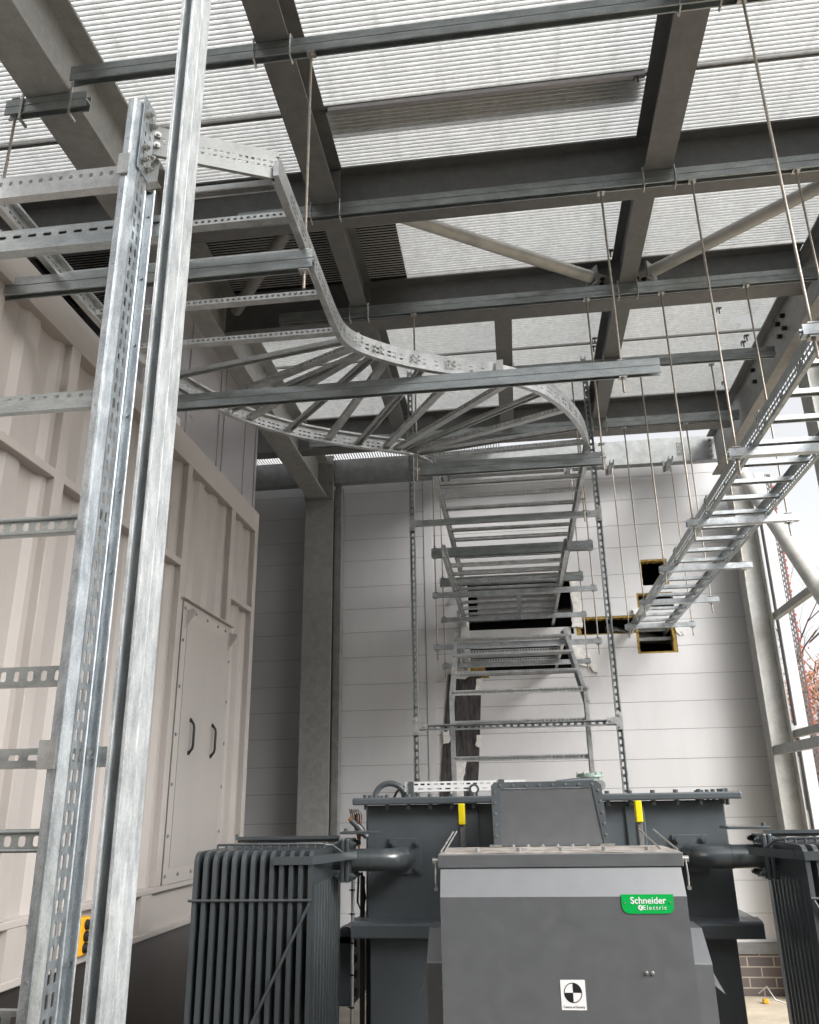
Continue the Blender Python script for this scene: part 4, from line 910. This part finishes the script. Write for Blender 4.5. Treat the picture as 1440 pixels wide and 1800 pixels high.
# yellow handled lever brackets on the tank
for x, lab in ((-0.283, 'left'), (0.552, 'right')):
    t = thing('lever_handle', f'{lab} yellow-capped lever on a bracket in front of the transformer lid', 'lever', (x, 4.3, 1.4))
    b = MB(); b.box(x-0.03, x+0.065, 4.485, 4.498, 1.42, 1.625); b.build('back_plate', M['tx'], t, 0.006)
    b = MB(); b.box(x-0.012, x+0.012, 4.20, 4.484, 1.40, 1.43); b.box(x-0.012, x+0.010, 4.20, 4.24, 1.43, 1.56); b.prism([(0, 0), (0.06, -0.06), (0.06, 0.08), (0, 0.10)], (x-0.012, 4.24, 1.46), (x+0.010, 4.24, 1.46), Y, Z); b.build('lever_arm', M['beam_dark'], t, 0.003)
    b = MB(); b.box(x-0.016, x+0.014, 4.185, 4.24, 1.552, 1.648); b.build('yellow_cap', M['yellow'], t, 0.004)

# pipe elbows and flanges
for s_, xt, xf, nm in ((-1, -0.60, -0.835, 'left'), (1, 0.82, 1.09, 'right')):
    b = MB(); b.box(xt-0.085, xt+0.085, 4.485, 4.498, 1.315, 1.485); b.build('mounting_plate', M['tx'], T, 0.002)
    b = MB()
    for dx in (-0.062, 0.062):
        for dz in (-0.062, 0.062): b.hexbolt((xt+dx, 4.485, 1.40+dz), -Y, 0.016, 0.014, 0.008)
    build_each(b, 'plate_bolt', M['tx'], T)
    zc = 1.395; pts = [(xt, 4.49, zc)]
    for k in range(9):
        a = R(90*k/8); pts.append((xt+s_*0.10*(1-math.cos(a)), 4.39-0.10*math.sin(a)+0.0, zc))
    pts.append((xf, 4.29, zc)); b = MB(); b.tube(pts, 0.052, 28); xm = xt+s_*0.14; b.cyl((xm, 4.29, zc), (xm+s_*0.006, 4.29, zc), 0.054, 28)
    b.build('pipe_elbow', M['rad'], T)
    b = MB(); b.box(min(xf, xf+s_*0.02), max(xf, xf+s_*0.02), 4.20, 4.38, zc-0.095, zc+0.10); b.box(min(xf+s_*0.024, xf+s_*0.044), max(xf+s_*0.024, xf+s_*0.044), 4.20, 4.38, zc-0.095, zc+0.10)
    b.build('pipe_flange', M['rad'], T, 0.006)
    b = MB()
    for dy in (-0.065, 0.065):
        for dz in (-0.07, 0.075): b.hexbolt((xf-s_*0.002, 4.29+dy, zc+dz), X*-s_, 0.015, 0.014, 0.012); b.hexbolt((xf+s_*0.046, 4.29+dy, zc+dz), X*s_, 0.015, 0.014, 0.012)
    build_each(b, 'flange_bolt', M['rad'], T)
    b = MB(); b.box(min(xf-s_*0.14, xf+s_*0.05), max(xf-s_*0.14, xf+s_*0.05), 4.22, 4.40, 1.515, 1.527); b.hexbolt((xf+s_*0.03, 4.26, 1.527), Z, 0.010, 0.012); b.build('top_link_plate', M['rad'], T, 0.002)

# radiators
def radiator(label, xin, s_, n):
    """fins from xin outward, direction s_"""
    t = thing('radiator', label, 'radiator', (xin, 4.15, 0.3)); y0, y1, zt, zb = 3.83, 4.44, 1.462, 0.30
    for k in range(n):
        x = xin+s_*k*0.0437
        prof = []
        for cy, cz, a0 in ((y1-0.05, zt-0.05, 0), (y0+0.05, zt-0.05, 90), (y0+0.05, zb+0.05, 180), (y1-0.05, zb+0.05, 270)):
            prof += [(cy+0.05*math.cos(R(a0+j*18)), cz+0.05*math.sin(R(a0+j*18))) for j in range(6)]
        b = MB(); b.prism(prof, (x-0.0095, 0, 0), (x+0.0095, 0, 0), Y, Z)
        if k == 0:
            for j in range(9):
                yy = y0+0.06+j*0.058; xs = x-s_*0.0093
                b.prism([(0, 0), (0.022, 0.0), (0.016, 0.006), (0.006, 0.006)], (xs, yy, zb+0.05), (xs, yy, zt-0.14-0.0*j), Y, X*-s_)
        b.build('fin', M['rad'], t, 0.004)
    xo = xin+s_*(n-1)*0.0437
    b = MB(); b.cyl((xin-s_*0.02, 4.29, 1.395), (xo, 4.29, 1.395), 0.045, 20); b.cyl((xin-s_*0.02, 4.29, 1.395), (xin-s_*0.11, 4.29, 1.395), 0.045, 20); b.build('header_pipe', M['rad'], t)
    b = MB(); b.cyl((xin+s_*-0.012, y0-0.004, 1.262), (xo+s_*0.025, y0-0.004, 1.262), 0.006, 10); b.cyl((xin-s_*0.005, y0-0.012, 1.255), (xin+s_*0.36, y0-0.012, 0.55), 0.007, 10)
    b.cyl((xin+s_*-0.012, y0-0.004, 0.65), (xo+s_*0.025, y0-0.004, 0.65), 0.006, 10); b.build('tie_rod', M['rad'], t)
    b = MB(); xa, xb = xin-s_*0.012, xin+s_*0.17
    b.box(min(xa, xb), max(xa, xb), y0-0.010, y0-0.002, 1.405, 1.440)
    f = frame((xin-s_*0.012, y0-0.010, 1.405), V((-s_*0.125, 0.40, 0)).normalized(), Z, Y); b.mbox(f, 0, 0.41, 0, 0.035, 0, 0.008); b.build('strap', M['rad'], t)
    b = MB(); xa, xb = xin-s_*0.01, xo; b.box(min(xa, xb), max(xa, xb), 4.36, 4.40, 1.490, 1.505); b.box(min(xa, xb), max(xa, xb), 4.395, 4.40, 1.475, 1.49); b.hexbolt((xo, 4.38, 1.505), Z, 0.008, 0.01); b.build('top_angle', M['rad'], t)
    b = MB(); b.tube([(xo, 4.1, 1.478), (xin+s_*0.02, 4.1, 1.478), (xin-s_*0.03, 4.14, 1.470), (xin-s_*0.075, 4.18, 1.432)], 0.006, 8)
    for k in range(n): x = xin+s_*k*0.0437; b.cyl((x, 4.1, 1.46), (x, 4.1, 1.478), 0.006, 8)
    b.build('top_rod', M['rad'], t)
    return t
radiator('left bank of dark grey radiator fins beside the front cable box', -0.935, -1, 13)
radiator('right bank of dark grey radiator fins at the right picture edge', 1.16, 1, 13)
# clutter on the left flank of the tank
t = thing('conduit', 'pale conduit with black ties running down the left flank of the transformer', 'conduit', (-0.83, 4.5, 0.1))
MB().cyl((-0.868, 4.47, 0.1), (-0.868, 4.47, 1.30), 0.0085, 10).build('conduit_tube', M['rail'], t)
b = MB()
for z in (0.72, 0.86, 1.0, 1.13, 1.24): b.cyl((-0.868, 4.47, z), (-0.868, 4.47, z+0.008), 0.0115, 10); b.cyl((-0.888, 4.47, z+0.004), (-0.876, 4.47, z+0.004), 0.003, 6)
build_each(b, 'cable_tie', M['black'], t)
t = thing('cable_bundle', 'loose looped cables with an orange connector at the upper left of the tank', 'cables', (-0.86, 4.52, 1.5))
for k in range(5):
    b = MB(); b.tube([(-0.86+0.01*k, 4.53, 1.50), (-0.885+0.008*k, 4.52, 1.58), (-0.90+0.012*k, 4.52, 1.63), (-0.88+0.012*k, 4.52, 1.60), (-0.86+0.006*k, 4.52, 1.52), (-0.85, 4.52, 1.46-0.02*k)], 0.003, 6); b.build('cable', M['black'] if k % 2 else M['copper'], t)
b = MB(); b.cyl((-0.885, 4.5, 1.575), (-0.83, 4.5, 1.525), 0.016, 12); b.cyl((-0.85, 4.5, 1.545), (-0.80, 4.5, 1.49), 0.021, 12, 0.014); b.build('connector', M['tx'], t)
b = MB(); b.cyl((-0.895, 4.5, 1.585), (-0.88, 4.5, 1.572), 0.012, 12); b.build('orange_gland', M['copper'], t)
b = MB(); b.tube([(-0.84, 4.56, 1.32), (-0.82, 4.56, 1.20), (-0.835, 4.56, 1.12), (-0.86, 4.56, 1.18), (-0.855, 4.56, 1.32)], 0.006, 8); b.build('cable', M['black'], t)
t = thing('control_box', 'dark box with gauges on the left flank of the tank, partly behind the radiator', 'control box', (-0.93, 4.7, 0.7))
bx('box_body', M['tx'], t, -1.02, -0.89, 4.60, 5.0, 0.70, 1.02, 0.006); b = MB(); b.cyl((-0.93, 4.60, 1.02), (-0.93, 4.95, 1.02), 0.04, 20); b.build('rounded_top', M['tx'], t)
b = MB()
for z in (0.75, 0.83, 0.90, 0.97, 1.03): b.box(-0.888, -0.87, 4.58, 4.62, z, z+0.03)
build_each(b, 'terminal', M['black'], t)
t = thing('rear_frame', 'dark vertical framing beside the left flank of the tank', 'frame', (-0.82, 4.6, 0)); b = MB(); b.box(-0.845, -0.825, 4.55, 4.58, 0.1, 1.30); b.box(-0.822, -0.805, 4.60, 4.64, 0.1, 1.64); b.build('frame_bars', M['black'], t)
# debris by the brick plinth
t = thing('debris', 'yellow scrap and grey wire lying on the ground by the brick plinth', 'debris', (1.9, 8.2, 0)); b = MB(); b.box(1.93, 1.975, 8.15, 8.2, 0.021, 0.055); b.build('yellow_scrap', M['amber'], t, 0.01)
b = MB(); b.tube([(1.9, 8.15, 0.10), (1.96, 8.1, 0.16), (2.02, 8.12, 0.06), (2.2, 8.0, 0.01), (2.5, 7.9, 0.01)], 0.006, 6); b.build('wire', M['rail'], t)

# ================================================================== TREES BEYOND THE OPEN SIDE
def tree(label, x, y, h, seed, leaves=0, spread=1.0):
    rnd = random.Random(seed); t = thing('bare_tree', label, 'tree', (x, y, 0), 'bare trees beyond the open right side')
    tb = MB(); tb.tube([(x, y, 0), (x+0.05, y, h*0.3), (x-0.03, y, h*0.55)], 0.08, 8, [0.11, 0.08, 0.05]); tb.build('trunk', M['bark'], t)
    cb = MB(); tips = []
    def branch(p, d, L, r, dep):
        q = p+d*L; m_ = p.lerp(q, 0.5)+V((rnd.uniform(-1, 1), rnd.uniform(-1, 1), rnd.uniform(-0.3, 0.5)))*L*0.08
        cb.tube([p, m_, q], r, 4 if dep > 1 else 5, [r, r*0.8, r*0.55]); tips.append(q)
        if dep >= 5: return
        for k in range(3 if dep < 3 else 2):
            nd = (d+V((rnd.uniform(-1, 1), rnd.uniform(-1, 1), rnd.uniform(-0.25, 0.7)))*0.75*spread).normalized()
            branch(p.lerp(q, rnd.uniform(0.55, 1)), nd, L*rnd.uniform(0.6, 0.8), r*0.55, dep+1)
    for k in range(6):
        a = k*1.05+rnd.random(); branch(V((x, y, h*(0.25+0.055*k))), V((math.cos(a), math.sin(a), 0.9)).normalized(), h*0.22, 0.035, 1)
    cb.build('crown', M['bark'], t)
    if leaves:
        lb = MB()
        for k in range(leaves):
            c = rnd.choice(tips)+V((rnd.gauss(0, .18), rnd.gauss(0, .18), rnd.gauss(0, .18))); a = V((rnd.uniform(-1, 1), rnd.uniform(-1, 1), rnd.uniform(-1, 1))).normalized()*0.035; bb = a.orthogonal().normalized()*0.022
            lb.add([c-a, c+bb, c+a, c-bb], [(0, 1, 2, 3)])
        lb.build('leaves', M['leaf'], t)
    return t
tree('tall bare tree farthest left beyond the open side', 5.6, 17, 7.0, 3)
tree('tall bare tree just right of the red-edged upright', 6.8, 18, 6.6, 4)
tree('rusty brown leafy tree low beside the red-edged upright', 5.8, 15.5, 4.3, 5, 3500, 1.2)
tree('rusty brown leafy tree at the right picture edge', 7.2, 16, 4.8, 6, 3500, 1.2)
